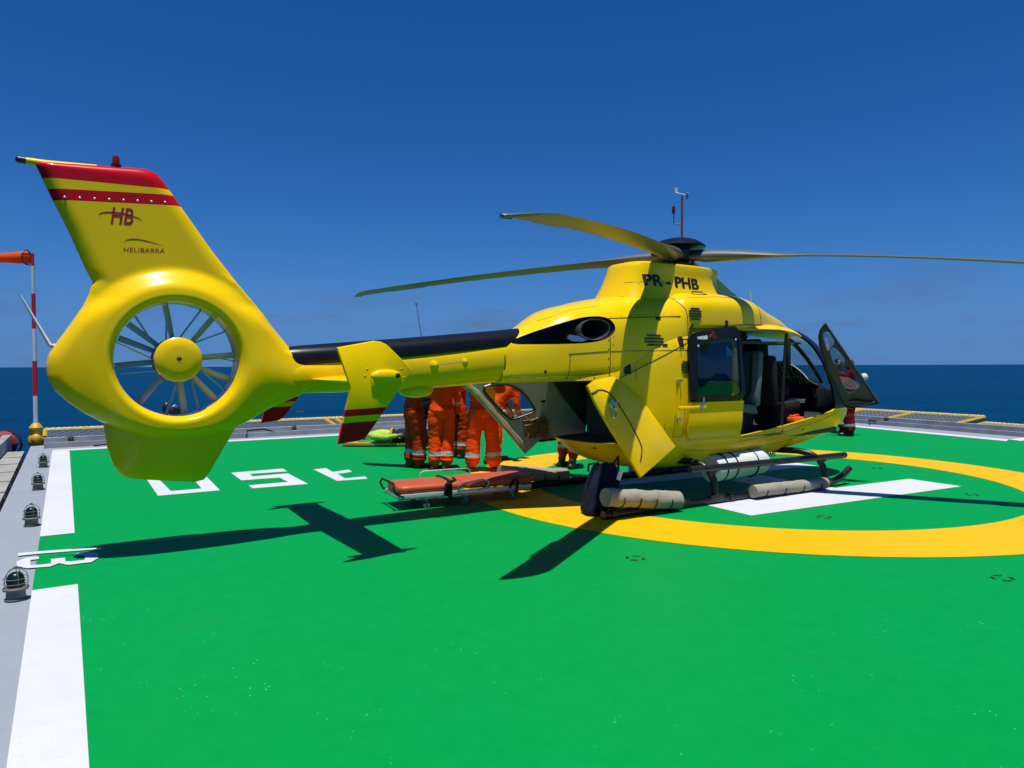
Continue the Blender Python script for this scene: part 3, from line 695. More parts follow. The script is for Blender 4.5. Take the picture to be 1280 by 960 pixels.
def cow_y(x, z):
    (_, zb, zt, hw, nt, nb), = smooth_table(COW, [x]); zc = zb+(zt-zb)*.35
    hh, n_ = (zt-zc, nt) if z > zc else (zc-zb, nb); u = min(.999, abs(z-zc)/hh); return hw*(1-u**n_)**(1/n_)
EXL = [(-2.02+(x+2.02)*1.003, 2.0+(z-2.0)*1.006) for x, z in EXH]
for p_ in cow.data.polygons:
    c_ = p_.center
    if in_poly(c_.x, c_.z, EXL) and abs(c_.y) < cow_y(c_.x, c_.z)-.004: p_.material_index = 1; p_.use_smooth = False
for sg in (-1, 1):
    bm = NB(); rr = []   # oval exhaust pipe in its recess, cut off slanting
    for k_, d_ in ((.86, .30), (.92, .0), (1.0, -.005), (1.06, .02), (1.05, .30)):
        ring = []
        for a in frange(0, 2*PI*35/36, 35):
            x_ = -1.765+.185*k_*math.cos(a); z_ = 2.025+.118*k_*math.sin(a)+.10*(x_+1.765)
            ring.append(V(x_, sg*(max(.14, min(cow_y(x_, z_), .60-.55*max(0, -(x_+1.80)))-.02-d_)), z_))
        rr.append(ring)
    loft(bm, rr, False); obj('exhaust_pipe', bm, 'exhaust', HL)
    bm = NB(); a_ = [V(-2.03+.02*math.cos(q), sg*(.30+.02*k), 1.925+.05*math.sin(q)*(1 if k < 2 else .6)) for k in range(1) for q in (0,)]
    P_ = [(-2.06, 1.965), (-1.97, 1.95), (-1.86, 1.905), (-1.93, 1.885), (-2.04, 1.89), (-2.09, 1.925)]
    loft(bm, [[V(x, sg*(cow_y(x, z)-.03), z) for x, z in P_], [V(x, sg*(cow_y(x, z)-.06), z) for x, z in P_]]); obj('exhaust_lip', bm, 'steel', HL)
# pylon -----------------------------------------------------------
PYL = [(2.30, -1.25, .80, .56), (2.45, -1.16, .66, .50), (2.55, -1.10, .58, .455), (2.66, -1.04, .50, .43), (2.75, -.99, .48, .43), (2.80, -.97, .52, .435), (2.845, -.95, .52, .43), (2.865, -.93, .48, .40), (2.875, -.7, .3, .25)]
bm = NB(); rings = []
for z_, x0, x1, hw in PYL:
    xc, hx = (x0+x1)/2, (x1-x0)/2
    rings.append([V(xc+hx*math.copysign(abs(math.cos(a))**(2/3.6), math.cos(a)), hw*math.copysign(abs(math.sin(a))**(2/3.6), math.sin(a)), z_+.03*(1 if z_ > 2.7 else 0)*math.cos(a)*-.6) for a in [2*PI*(k+.5)/56 for k in range(56)]])
loft(bm, rings); pyl = obj('rotor_pylon', bm, 'yellow', HL, 30)
bm = NB(); put_text(bm, 'PR - PHB', -.90, -.05, 2.575, 2.715, -.4565, -.02, offset=.03, extrude=0, spacing=1.0)
bmesh.ops.subdivide_edges(bm, edges=[e for e in bm.edges if e.calc_length() > .03], cuts=2); bmesh.ops.triangulate(bm, faces=bm.faces); drape(bm, pyl)
b2 = NB(); put_text(b2, 'PR - PHB', -.894, -.044, 2.577, 2.717, -.4565, -.02, offset=.03, extrude=0)
bmesh.ops.subdivide_edges(b2, edges=[e for e in b2.edges if e.calc_length() > .03], cuts=2); bmesh.ops.triangulate(b2, faces=b2.faces); drape(b2, pyl, .0025); merge(bm, b2)
tx = obj('registration', bm, 'text', HL)
# tail boom ---------------------------------------------------------
BOOM = [(-5.45, 1.40, 1.62, .13), (-5.1, 1.365, 1.66, .165), (-4.6, 1.365, 1.72, .185), (-4.0, 1.37, 1.78, .205), (-3.4, 1.395, 1.84, .225), (-2.85, 1.43, 1.92, .245), (-2.5, 1.435, 1.97, .26)]
bm = NB(); loft(bm, [sring(x, zb, zt, hw, 2.6, 2.4, .5, 48) for (x, zb, zt, hw) in smooth_table(BOOM, frange(-5.45, -2.5, 40))]); obj('tail_boom', bm, 'yellow', HL, 50)
DC = [(-5.14, 1.60, 1.785, .09), (-4.95, 1.62, 1.815, .13), (-4.5, 1.66, 1.855, .17), (-3.9, 1.70, 1.905, .185), (-3.3, 1.76, 1.96, .20), (-2.72, 1.81, 2.015, .215), (-2.4, 1.84, 2.05, .22)]
bm = NB(); loft(bm, [sring(x, zb, zt, hw+.018, 2.2, 6, .3, 40) for (x, zb, zt, hw) in smooth_table(DC, frange(-5.14, -2.4, 34))]); obj('drive_shaft_cover', bm, 'black', HL, 40)
bm = NB(); tube(bm, [V(-2.765, .252*math.cos(a), 1.67+.243*math.sin(a)) for a in frange(PI*.86, PI*2.14, 30)], .006, 6); obj('boom_joint', bm, 'dark', HL)
bm = NB(); ell(bm, (-3.70, 0, 1.375), (.19, .15, .085)); obj('belly_radome', bm, 'yellow', HL)
bm = NB()
for x_, z_ in ((-3.59, 1.63), (-3.24, 1.665)):
    mt = Matrix.Translation((x_, -.205, z_)) @ Matrix.Rotation(PI/2, 4, 'X'); lathe(bm, [(.05, 0), (.05, .015), (.03, .03), (.012, .035), (.012, .06), (0, .062)], 16, mt)
split_obj('antenna_insulator', bm, 'yellow', HL)
bm = NB(); tube(bm, [V(-3.59, -.262, 1.63), V(-3.24, -.262, 1.665)], .006, 6); obj('wire_antenna', bm, 'steel', HL)
bm = NB(); tube(bm, [V(-3.60, .06, 1.9), V(-3.66, .06, 2.27)], [.005, .003], 6); ell(bm, (-3.66, .06, 2.275), (.011, .011, .016)); obj('whip_antenna', bm, 'galv', HL)
bm = NB(); tube(bm, [V(1.60, .10, 2.3), V(1.555, .10, 2.70)], [.009, .005], 6); obj('whip_antenna', bm, 'whitep', HL)
# fin and fan shroud ------------------------------------------------
FC = V(-5.97, 0, 1.685); R0 = .487
OUT = [(-6.50, 2.42), (-6.36, 2.48), (-6.15, 2.52), (-5.90, 2.53), (-5.68, 2.50), (-5.48, 2.39), (-5.35, 2.24), (-5.12, 1.95), (-4.98, 1.78), (-4.88, 1.66),
       (-4.80, 1.56), (-4.80, 1.45), (-4.9, 1.36), (-5.13, 1.26), (-5.36, 1.13), (-5.51, 1.055), (-5.70, 1.0), (-5.96, .98), (-6.20, 1.01), (-6.42, 1.09), (-6.56, 1.17), (-6.67, 1.24), (-6.79, 1.34), (-6.88, 1.44), (-6.925, 1.54), (-6.93, 1.64), (-6.915, 1.72),
       (-6.85, 1.83), (-6.76, 1.97), (-6.67, 2.12), (-6.625, 2.22), (-6.61, 2.29), (-6.57, 2.36)]
def seg_d(p, a, b):
    ab = b-a; t_ = max(0, min(1, (p-a).dot(ab)/ab.length_squared)); return (p-(a+ab*t_)).length
OV = [Vector(p) for p in OUT]
def sstep(a, b, x):
    t_ = max(0, min(1, (x-a)/(b-a))); return t_*t_*(3-2*t_)
FULL = []
for i in range(len(OV)):
    a, b = OV[i], OV[(i+1) % len(OV)]; k = max(2, int((b-a).length/.045))
    FULL += [a+(b-a)*j/k for j in range(k)]
def half_t(p):
    r_ = (p-Vector((FC.x, FC.z))).length
    upw = sstep(1.95, 2.2, p.y)
    t_ = .071 + .132*(1-sstep(.585, 1.06-.25*upw, r_))
    t_ += .10*math.exp(-((p.x+4.85)/.45)**2)*math.exp(-((p.y-1.5)/.28)**2)
    d = min(seg_d(p, OV[i], OV[(i+1) % len(OV)]) for i in range(len(OV)))
    le = sstep(-.15, .15, p.x+6.05+.62*(p.y-3.0))*sstep(1.6, 1.8, p.y)
    e = .11
    if p.x > -5.1 and p.y < 1.75: e = .02
    u = min(1, d/e); u = 1-(1-u)*(1-sstep(2.0, 2.2, p.y)*sstep(-6.56, -6.40, p.x)); return max(.006, t_*math.sqrt(max(0, 1-(1-u)**2)))
bm = NB(); K = 22; cols = []
for q in FULL:
    dv = q-Vector((FC.x, FC.z)); R_ = dv.length; dr = dv/R_; col = []
    lip = [(R0, .0), (R0, .08), (R0+.003, .13), (R0+.012, .165), (R0+.03, .195), (R0+.055, .209)]
    rs = [(r_, y_) for r_, y_ in lip]
    for k in range(K+1):
        r_ = R0+.085+(R_-R0-.085)*(1-(1-k/K)**1.35); pt = Vector((FC.x, FC.z))+dr*r_
        rs.append((r_, .008 if k == K else half_t(pt)))
    col = [V(FC.x+dr.x*r_, y_, FC.z+dr.y*r_) for r_, y_ in rs]
    cols.append(col)
nn = len(cols); top = [[bm.verts.new((p.x, -p.y, p.z)) for p in c_] for c_ in cols]; bot = [[(top[i][0] if k == 0 else bm.verts.new((p.x, p.y, p.z))) for k, p in enumerate(c_)] for i, c_ in enumerate(cols)]
for i in range(nn):
    j = (i+1) % nn
    for L in (top, bot):
        for k in range(len(cols[0])-1): bm.faces.new((L[i][k], L[j][k], L[j][k+1], L[i][k+1]))
    bm.faces.new((top[i][-1], top[j][-1], bot[j][-1], bot[i][-1]))
shroud_bm = bm
TEP = [(-6.50, 2.06), (-6.60, 2.33), (-6.645, 2.42), (-6.76, 2.72), (-6.87, 2.97), (-6.975, 3.225), (-6.985, 3.245), (-6.985, 3.252)]
LEP = [(-5.24, 2.10), (-5.20, 2.06), (-5.45, 2.375), (-5.66, 2.645), (-5.835, 2.90), (-6.04, 3.20), (-6.10, 3.275), (-6.19, 3.308)]
bm = NB(); rings = []; VV = [0, .2, .35, .6, .8, .97, .99, 1.]
def at_v(P, v):
    for a, b, p0, p1 in zip(VV, VV[1:], P, P[1:]):
        if a <= v <= b: f = (v-a)/(b-a); return Vector((p0[0]+(p1[0]-p0[0])*f, p0[1]+(p1[1]-p0[1])*f))
for v in frange(.2, .97, 26)+[.98, .99, .996, 1.]:
    te, le_ = at_v(TEP, v), at_v(LEP, v); up = []; tm = .075*(1 if v < .97 else math.sqrt(max(.02, 1-((v-.97)/.03)**2)))
    for k in range(27):
        c_ = .5-.5*math.cos(PI*k/26); p_ = te+(le_-te)*c_
        q = min(1, c_/.12); tt = tm*(.30+.70*(1-(1-q)**2)) if c_ < .5 else tm*math.sqrt(max(0, 1-max(0, (c_-.86)/.14)**2))
        up.append(V(p_.x, -tt, p_.y))
    rings.append(up+[V(p.x, -p.y, p.z) for p in up[-2:0:-1]])
loft(bm, rings); merge(bm, shroud_bm); bmesh.ops.remove_doubles(bm, verts=bm.verts, dist=1e-5); bmesh.ops.recalc_face_normals(bm, faces=bm.faces)
fin_ = obj('tail_fin', bm, 'fin', None, fin=False)     # fin and fan shroud are one moulding: fused and filleted
md = fin_.modifiers.new('r', 'REMESH'); md.mode = 'VOXEL'; md.voxel_size = .0105; md.use_smooth_shade = True
md = fin_.modifiers.new('s', 'SMOOTH'); md.factor = .5; md.iterations = 14
apply(fin_); fin_.parent = HL
fin_.data.materials.clear(); fin_.data.materials.append(M['fin'])
for p_ in fin_.data.polygons: p_.use_smooth = True; p_.material_index = 0
LOWF = [(-6.545, 1.22), (-6.51, .95), (-6.465, .80), (-6.43, .73), (-6.37, .685), (-6.30, .665), (-5.84, .60), (-5.76, .615), (-5.71, .68), (-5.50, 1.04), (-5.46, 1.12), (-5.9, 1.10)]
bm = NB(); lv = [Vector(p) for p in LOWF]; cx, cz = -6.0, .95
rings = []
for k_, y_ in ((1, .006), (.985, .02), (.94, .04), (.8, .058), (.4, .066), (.02, .068)): rings.append([V(cx+(p.x-cx)*k_, -y_, cz+(p.y-cz)*k_) for p in lv])
rings2 = [[V(p.x, -p.y, p.z) for p in r_] for r_ in rings]
loft(bm, rings[::-1]+rings2, True); obj('bumper_fin', bm, 'yellow', HL, 50)
bm = NB(); lathe(bm, [(.04, 3.295), (.042, 3.31), (.028, 3.315), (.03, 3.36), (.02, 3.385), (0, 3.39)], 18, Matrix.Translation((-6.41, 0, 0))); obj('strobe_light', bm, 'redlens', HL)
bm = NB(); tube(bm, [V(-6.55, 0, 3.27), V(-6.9, 0, 3.243), V(-7.04, 0, 3.252)], [.02, .034, .027], 12); obj('tail_fairing', bm, 'yellow', HL)
bm = NB(); tube(bm, [V(-7.035, 0, 3.252), V(-7.09, 0, 3.256), V(-7.105, 0, 3.257)], [.028, .028, .014], 10); obj('tail_light', bm, 'text', HL)
bm = NB(); tube(bm, [V(-6.82, 0, 1.78), V(-6.9, 0, 1.80), V(-7.09, 0, 2.19)], [.035, .016, .007], 8); obj('whip_antenna', bm, 'whitep', HL)
bm = NB()
for x_ in frange(-6.78, -6.05, 7): ell(bm, (x_, -.0745, 3.005+.06*(x_+6.4)), (.010, .004, .010), seg=8)
split_obj('rivet', bm, 'alu', HL)
def ribbon(bm, pts, ws):
    a = [bm.verts.new(p+V(0, 0, w)) for p, w in zip(pts, ws)]; b = [bm.verts.new(p-V(0, 0, w)) for p, w in zip(pts, ws)]
    for i in range(len(pts)-1): bm.faces.new((a[i], a[i+1], b[i+1], b[i]))
bm = NB(); put_text(bm, 'HB', -6.462, -6.292, 2.80, 2.94, -.08, .03, offset=.02, extrude=0, shear=.22)
ribbon(bm, [V(-6.385+.16*math.cos(a), -.08, 2.85+.045*math.sin(a)-.012*math.cos(a)) for a in frange(PI*1.12, PI*.0, 24)], [.001+.006*math.sin(PI*k/24) for k in range(25)])
drape(bm, fin_); obj('tail_emblem', bm, 'textred', HL)
bm = NB(); put_text(bm, 'HELIBARRA', -6.37, -6.06, 2.577, 2.615, -.08, .05, offset=.006, extrude=0, shear=.12, spacing=1.1)
ribbon(bm, [V(-6.37+.31*f, -.08, 2.655+.036*math.sin(PI*min(1, f*1.02)**.6)) for f in frange(0, 1, 16)], [.001+.004*math.sin(PI*(k/16)**.6) for k in range(17)])
drape(bm, fin_); obj('operator_name', bm, 'textred', HL)
# fan
fan = bpy.data.objects.new('tail_fan', None); C.objects.link(fan); fan.parent = HL; fan.location = (FC.x, 0, FC.z)
bm = NB(); mt = Matrix.Rotation(PI/2, 4, 'X')
lathe(bm, [(.02, .06), (.185, .06), (.195, .10), (.188, .15), (.165, .172), (.10, .182), (.022, .184), (.02, .178), (0, .178)], 40, mt); obj('hub_cap', bm, 'yellow', fan)
bm = NB(); lathe(bm, [(0, .1835), (.016, .1845), (.014, .187), (0, .187)], 12, mt); obj('hub_bolt', bm, 'text', fan)
bm = NB(); lathe(bm, [(.19, -.15), (.19, .06), (.0, .061)], 32, mt); lathe(bm, [(0, -.15), (.19, -.15)], 32, mt); obj('gearbox', bm, 'galv', fan)
for k, ang in enumerate([100, 141, 158, 187, 231, 277, 311, 337.5, 5, 51]):
    a = math.radians(ang); er = V(math.cos(a), 0, math.sin(a)); et = V(-math.sin(a), 0, math.cos(a)); ax = V(0, -1, 0)
    bm = NB(); rings = []
    for r_, ch, tw in ((.16, .05, 50), (.22, .066, 44), (.35, .066, 36), (.478, .064, 30)):
        w_ = math.radians(90-tw); cdir = et*math.sin(w_)+ax*math.cos(w_); nd = er.cross(cdir)
        rings.append([er*r_+cdir*ch*.5*math.cos(q)+nd*ch*.09*math.sin(q)+ax*.0 for q in frange(0, 2*PI*11/12, 11)])
    loft(bm, rings); obj('fan_blade', bm, 'fanblade', fan, 60)
for k in range(11):
    a = 2*PI*k/11+.55; er = V(math.cos(a), 0, math.sin(a)); et = V(-math.sin(a), 0, math.cos(a))
    bm = NB(); sw_ = et*.05
    loft(bm, [[er*r_+V(0, .09, 0)+sw_*((.48-r_)/.3)+et*.007*math.cos(q)+V(0, 1, 0)*.045*math.sin(q) for q in frange(0, 2*PI*9/10, 9)] for r_ in (.17, .33, .485)]); obj('stator_vane', bm, 'fanblade', fan, 60)
# stabiliser and endplates
bm = NB(); rings = []
for y_, x0, x1, z_ in ((-1.30, -4.80, -4.44, 1.50), (0, -4.84, -4.40, 1.50), (1.30, -4.80, -4.44, 1.50)):
    c_ = x1-x0; rings.append([V(x0+c_*(.5+.5*math.cos(q)), y_, z_+c_*.07*math.sin(q)*(.25+.75*(.5+.5*math.cos(q))**.5)*1.3) for q in frange(0, 2*PI*19/20, 19)])
loft(bm, rings); obj('stabiliser', bm, 'yellow', HL, 60)
PLT = [(-4.97, 1.77), (-4.66, 1.828), (-4.60, 1.822), (-4.55, 1.80), (-4.52, 1.775), (-4.32, 1.59), (-4.70, 1.085), (-4.735, 1.045), (-4.78, 1.02), (-4.97, 1.00), (-4.86, 1.45)]
for sg in (-1, 1):
    bm = NB(); lv = [Vector(p) for p in PLT]; cx, cz = -4.68, 1.5
    rr = [[V(cx+(p.x-cx)*k_, sg*1.30+y_, cz+(p.y-cz)*k_) for p in lv] for k_, y_ in ((.975, -.016), (.995, -.011), (1, 0), (.995, .011), (.975, .016))]
    loft(bm, rr); pe = obj('endplate', bm, 'plate', HL, 50)
    bm = NB(); ell(bm, (-4.56, sg*1.325, 1.54), (.135, .035, .055)); box(bm, (-4.57, sg*1.3255, 1.505), (.24, .02, .10), bev=.008)
    for x_, z_ in ((-4.74, 1.545), (-4.72, 1.60), (-4.42, 1.60), (-4.40, 1.53)): ell(bm, (x_, sg*1.316, z_), (.008, .004, .008), seg=8)
    obj('stabiliser_tip', bm, 'yellow', pe)
    bm = NB(); ell(bm, (-4.47, sg*1.356, 1.545), (.022, .012, .022), seg=10); obj('position_light', bm, 'text', pe)
# ---------------------------------------------------------------- rotor
rot = bpy.data.objects.new('main_rotor', None); C.objects.link(rot); rot.parent = HL
bm = NB(); cm = Matrix.Translation((.04, 0, 0))
lathe(bm, [(.30, 3.145), (.345, 3.15), (.35, 3.165), (.31, 3.20), (.24, 3.24), (.14, 3.268), (.05, 3.278), (0, 3.279)], 40, cm); obj('hub_cap', bm, 'black', rot)
bm = NB(); lathe(bm, [(.15, 2.82), (.15, 2.95), (.13, 2.97), (.19, 2.985), (.20, 3.10), (.15, 3.11), (.15, 3.14), (.26, 3.145)], 28, cm)
lathe(bm, [(.10, 2.895), (.21, 2.90), (.215, 2.93), (.10, 2.935)], 24, cm)
for k in range(4):
    a = math.radians(124.1-14+90*k); q = V(.04+.20*math.cos(a), .20*math.sin(a), 0)
    tube(bm, [q+V(0, 0, 2.90), q+V(.02, .0, 3.06)], .018, 8); box(bm, q+V(0, 0, 3.05), (.10, .07, .06), bev=.01)
    a = math.radians(124.1+90*k); box(bm, V(.04+.24*math.cos(a), .24*math.sin(a), 3.04), (.22, .15, .13), Matrix.Rotation(a, 3, 'Z'), .02)
obj('rotor_head', bm, 'dark', rot)
for k, (drp, azc) in enumerate(((.285, 126.2), (.385, 214.1), (.50, 304.1), (.17, 34.1))):
    a = math.radians(azc); er = V(math.cos(a), math.sin(a), 0); et = V(-math.sin(a), math.cos(a), 0); bm = NB(); rings = []
    for r_ in [.16, .2, .26, .34, .45, .6, .8, 1.0, 1.25, 1.6, 2.0, 2.4, 2.8, 3.2, 3.6, 3.84, 3.87, 4.15, 4.43, 4.46, 4.6, 4.75, 4.85, 4.93, 5.0, 5.05, 5.085, 5.1]:
        root = 1-sstep(.35, 1.6, r_); ch = .29*(1-root)+.225*root; tr = .115*(1-root)+.70*root
        if r_ < .3: tr *= .75
        le, te = .30, (-.80 if 3.85 < r_ < 4.45 else -.70)
        if r_ > 4.7: f = (r_-4.7)/.4; le = .30-.86*f*f
        pitch = math.radians(11-8*r_/5.1)
        cd = et*math.cos(pitch)+V(0, 0, math.sin(pitch)); nd = V(0, 0, math.cos(pitch))-et*math.sin(pitch)
        z_ = 3.03-drp*(r_/5.1)**1.7; ring = []; m_ = 20; of = .20*root
        for i in range(m_):
            q = 2*PI*i/m_; cc = .5+.5*math.cos(q); x_ = te+(le-te)*cc
            th = tr*.5*math.sin(q)*(root+(1-root)*(.28+.72*math.sin(PI*min(1, max(0, cc))**.62)))
            ring.append(V(.04, 0, z_)+er*r_+cd*(x_+of)*ch+nd*th*ch)
        rings.append(ring)
    loft(bm, rings); b_ = obj('rotor_blade', bm, 'blade', rot, 60)
    bm = NB(); r_ = 4.98; c_ = V(.04, 0, 3.03-drp*(r_/5.1)**1.7-.025)+er*r_-et*.16; tube(bm, [c_, c_+er*.06-et*.05], .006, 6); obj('static_discharger', bm, 'text', b_)
# ---------------------------------------------------------------- skids
sk = bpy.data.objects.new('landing_gear', None); C.objects.link(sk); sk.parent = HL
for sg in (-1, 1):
    bm = NB(); tube(bm, [V(-2.02, sg, .05), V(-1.9, sg, .05), V(-1, sg, .05), V(0, sg, .05), V(1.5, sg, .05), V(1.8, sg, .055), V(1.98, sg, .085), V(2.14, sg*.995, .14), V(2.28, sg*.985, .21)], [.046]*7+[.044, .042], 14); obj('skid', bm, 'tube', sk)
    bm = NB()
    for x_ in (-1.9, -.9, -.1, .9, 1.6): tube(bm, [V(x_-.035, sg, .05), V(x_+.035, sg, .05)], .056, 14)
    box(bm, (-.35, sg, .075), (.22, .10, .07), bev=.015); box(bm, (1.72, sg, .085), (.22, .10, .07), bev=.015); split_obj('skid_shoe', bm, 'dark', sk)
    bm = NB(); tube(bm, [V(-.82, sg*1.06, .44), V(2.06, sg*1.06, .415)], .04, 14, 0, 1.0); obj('step', bm, 'tube', sk)
    bm = NB()
    for xs_, xt in ((-.35, -.4), (1.72, 1.65)): tube(bm, [V(xs_, sg*.985, .36), V(xs_, sg*1.04, .43)], .028, 8)
    split_obj('step_bracket', bm, 'dark', sk)
for x_, xm in ((-.35, -.45), (1.72, 1.52)):
    bm = NB(); pts = []
    for y_, z_, f in ((-1.0, .08, 0), (-1.0, .17, 0), (-.985, .28, .1), (-.94, .38, .25), (-.85, .44, .5), (-.70, .47, .8), (-.45, .46, 1), (0, .45, 1), (.45, .46, 1), (.70, .47, .8), (.85, .44, .5), (.94, .38, .25), (.985, .28, .1), (1.0, .17, 0), (1.0, .08, 0)):
        pts.append(V(x_+(xm-x_)*f, y_, z_))
    tube(bm, pts, .042, 12); obj('cross_tube', bm, 'tube', sk)
for sg in (-1, 1):
    for x0, x1, r_, z0_, z1_, y_ in ((-2.04, -1.0, .097, .250, .115, 1.06), (.20, 1.60, .075, .105, .085, 1.09)):
        bm = NB(); capsule(bm, (x0, sg*y_, z0_), (x1, sg*y_, z1_), r_, 24, 0, .75)
        for v in bm.verts:
            c_ = Vector((v.co.x, sg*y_, z0_+(z1_-z0_)*(v.co.x-x0)/(x1-x0))); d_ = v.co-c_; v.co += d_*(.10*noise.noise(v.co*9)+.07*noise.noise(Vector((v.co.x*26, v.co.y*8, v.co.z*8))))
        fl = obj('float_bag', bm, 'beige', sk)
        bm = NB()
        for x_ in frange(x0+.18, x1-.18, 3):
            z_ = z0_+(z1_-z0_)*(x_-x0)/(x1-x0)
            tube(bm, [V(x_, sg*y_+(r_+.003)*math.cos(a), z_+(r_+.003)*math.sin(a)) for a in frange(PI*.95, PI*2.05, 14)], .008, 6)
            tube(bm, [V(x_, sg*1.0, .06), V(x_, sg*y_, z_-r_*.8)], .014, 6)
        split_obj('bracket', bm, 'dark', fl)
bm = NB(); capsule(bm, (-.02, -.62, .335), (.90, -.62, .375), .165, 28, 0, .8); wf = obj('raft_pack', bm, 'white', HL)
bm = NB()
for x_ in (.12, .30, .68): tube(bm, [V(x_, -.62+.169*math.cos(a), .345+.02*x_+.169*math.sin(a)) for a in frange(0, 2*PI, 28)], .010, 6)
split_obj('strap', bm, 'strap', wf)
bm = NB()
for k in range(5): tube(bm, [V(1.3+.05*k, -.35, .42), V(1.3+.05*k+.02, -.36, .36-.01*(k % 2)), V(1.33+.05*k, -.36, .42)], .008, 6)
obj('cargo_hook', bm, 'dark', HL)
# ---------------------------------------------------------------- surface details
bvs = []
for o in (shell, cow, pyl):
    bvs.append(BVHTree.FromPolygons([v.co.copy() for v in o.data.vertices], [tuple(p_.vertices) for p_ in o.data.polygons]))
def surf(x, z):
    best = None
    for b in bvs:
        hit = b.ray_cast(Vector((x, -3, z)), Vector((0, 1, 0)))
        if hit[0] is not None and (best is None or hit[0].y < best[0].y): best = hit
    return (best[0], best[1] if best[1].y < 0 else -best[1]) if best else (Vector((x, -.7, z)), Vector((0, -1, 0)))
def seam(bm, pts, r=.005, k=12, m=0):
    out = []
    for a, b in zip(pts, pts[1:]):
        for i in range(k): out.append((a[0]+(b[0]-a[0])*i/k, a[1]+(b[1]-a[1])*i/k))
    out.append(pts[-1]); p3 = []
    for x, z in out:
        c_, n_ = surf(x, z)
        if p3 and (c_-p3[-1]).length > .12: 
            if len(p3) > 1: tube(bm, p3, r, 5, m)
            p3 = []
        p3.append(c_+n_*.0005)
    if len(p3) > 1: tube(bm, p3, r, 5, m)
bm = NB()
seam(bm, [(-1.62, 2.16), (-1.62, 1.50)]); seam(bm, [(-.60, 2.44), (-.52, 2.28), (-.50, 1.92)]); seam(bm, [(-1.60, 2.15), (-.6, 2.20)]); seam(bm, [(-2.10, 1.75), (-1.64, 1.78)], .004); seam(bm, [(-2.08, 1.75), (-2.10, 1.47)], .004)
seam(bm, [(-1.5, 1.48), (-1.0, 1.70), (-.44, 1.93)]); seam(bm, [(-.6, 2.42), (.1, 2.47), (.5, 2.47)], .003); seam(bm, [(-.68, 1.93), (-.50, 1.93)], .006); seam(bm, [(-.68, 1.93), (-.66, 1.72)], .004); seam(bm, [(-.54, 1.72), (-.54, 1.92)], .004)
seam(bm, [(-2.7, 1.50), (-2.2, 1.51), (-1.66, 1.53)], .003); seam(bm, [(-.46, 1.97), (-.1, 2.07), (.4, 2.13), (1.0, 2.15)], .004)
seam(bm, [(-.9, .95), (-.9, .55)], .003); seam(bm, [(-.62, 1.15), (-.62, .78), (-.76, .78), (-.76, 1.05)], .003)
seam(bm, [(.36, .66), (1.0, .70), (2.0, .84), (2.6, .95)], .003); seam(bm, [(-.5, .60), (.3, .56), (1.2, .58), (2.2, .70)], .003); seam(bm, [(-1.30, 1.46), (-1.30, 1.62)], .003); seam(bm, [(-1.62, 1.78), (-1.0, 1.79), (-.52, 1.80)], .003)
seam(bm, [(.95, 2.48), (.92, 2.30), (.95, 2.16)], .004); seam(bm, [(-1.15, 2.43), (-1.2, 2.60), (-1.0, 2.62), (-.6, 2.62)], .003); seam(bm, [(-2.3, 2.12), (-1.95, 2.25), (-1.62, 2.30)], .003)
obj('panel_seam', bm, 'dark', HL)
bm = NB(); seam(bm, [(-.22, 2.49), (-.02, 2.49), (-.0, 2.535), (-.18, 2.535), (-.22, 2.49)], .007, 6); obj('step_outline', bm, 'text', HL)
def louvre(cx, cz, w, h_, nsl):
    bm = NB()
    for k in range(nsl):
        z_ = cz+h_*(k/(nsl-1)-.5); ww = w*(.72 if k in (0, nsl-1) else 1.)
        a, na = surf(cx-ww/2, z_); b, nb = surf(cx+ww/2, z_)
        tube(bm, [a+na*.002, surf(cx, z_)[0]+na*.003, b+nb*.002], .011, 6)
    obj('louvre', bm, 'text', HL)
louvre(-.39, 2.235, .20, .125, 5); louvre(-1.03, 1.91, .27, .11, 4); louvre(-.60, 1.60, .14, .12, 5)
bm = NB()
for x_, z_, w_, h_ in ((-.46, 2.055, .055, .12), (.17, 2.12, .05, .11), (-.64, 1.90, .065, .13), (-1.40, 1.58, .085, .12), (-.94, 2.165, .07, .03), (-.88, 1.855, .07, .03)):
    c_, n_ = surf(x_, z_); box(bm, c_+n_*.003, (w_, .012, h_), n_.to_track_quat('-Y', 'Z').to_matrix(), .004)
split_obj('intake_slot', bm, 'text', HL)
bm = NB()
for x_, z_ in ((-2.34, 1.555),):
    c_, n_ = surf(x_, z_); ell(bm, c_, (.022, .006, .022), seg=12)
obj('drain_port', bm, 'text', HL)
bm = NB()
for x_, z_ in [(-1.64, 1.60+.1*k) for k in range(6)]+[(-2.6+.16*k, 1.485) for k in range(6)]+[(-2.4+.22*k, 2.0+.0*k) for k in range(0)]:
    c_, n_ = surf(x_, z_); ell(bm, c_, (.009, .005, .009), seg=6)
for x_, z_ in [(-1.56+.12*k, 2.175+.006*k) for k in range(8)]+[(-1.46+.12*k, 1.52+.055*k) for k in range(8)]+[(-.5+.14*k, .585-.004*k) for k in range(12)]+[(-.95+.10*k, 2.60) for k in range(9)]+[(-1.58, 1.85+.09*k) for k in range(4)]:
    c_, n_ = surf(x_, z_); ell(bm, c_, (.006, .004, .006), seg=6)
for x_ in frange(-4.4, -4.0, 4):
    for z_ in (1.66, 1.5): ell(bm, (x_, -.193, z_), (.008, .006, .008), seg=6)
split_obj('rivet', bm, 'dark', HL)
bm = NB()
c_, n_ = surf(-.72, 1.44); tube(bm, [surf(-.72, 1.42)[0]+n_*.01, surf(-.72, 1.0)[0]+n_*.01], .022, 8); obj('door_rail', bm, 'yellow', HL)
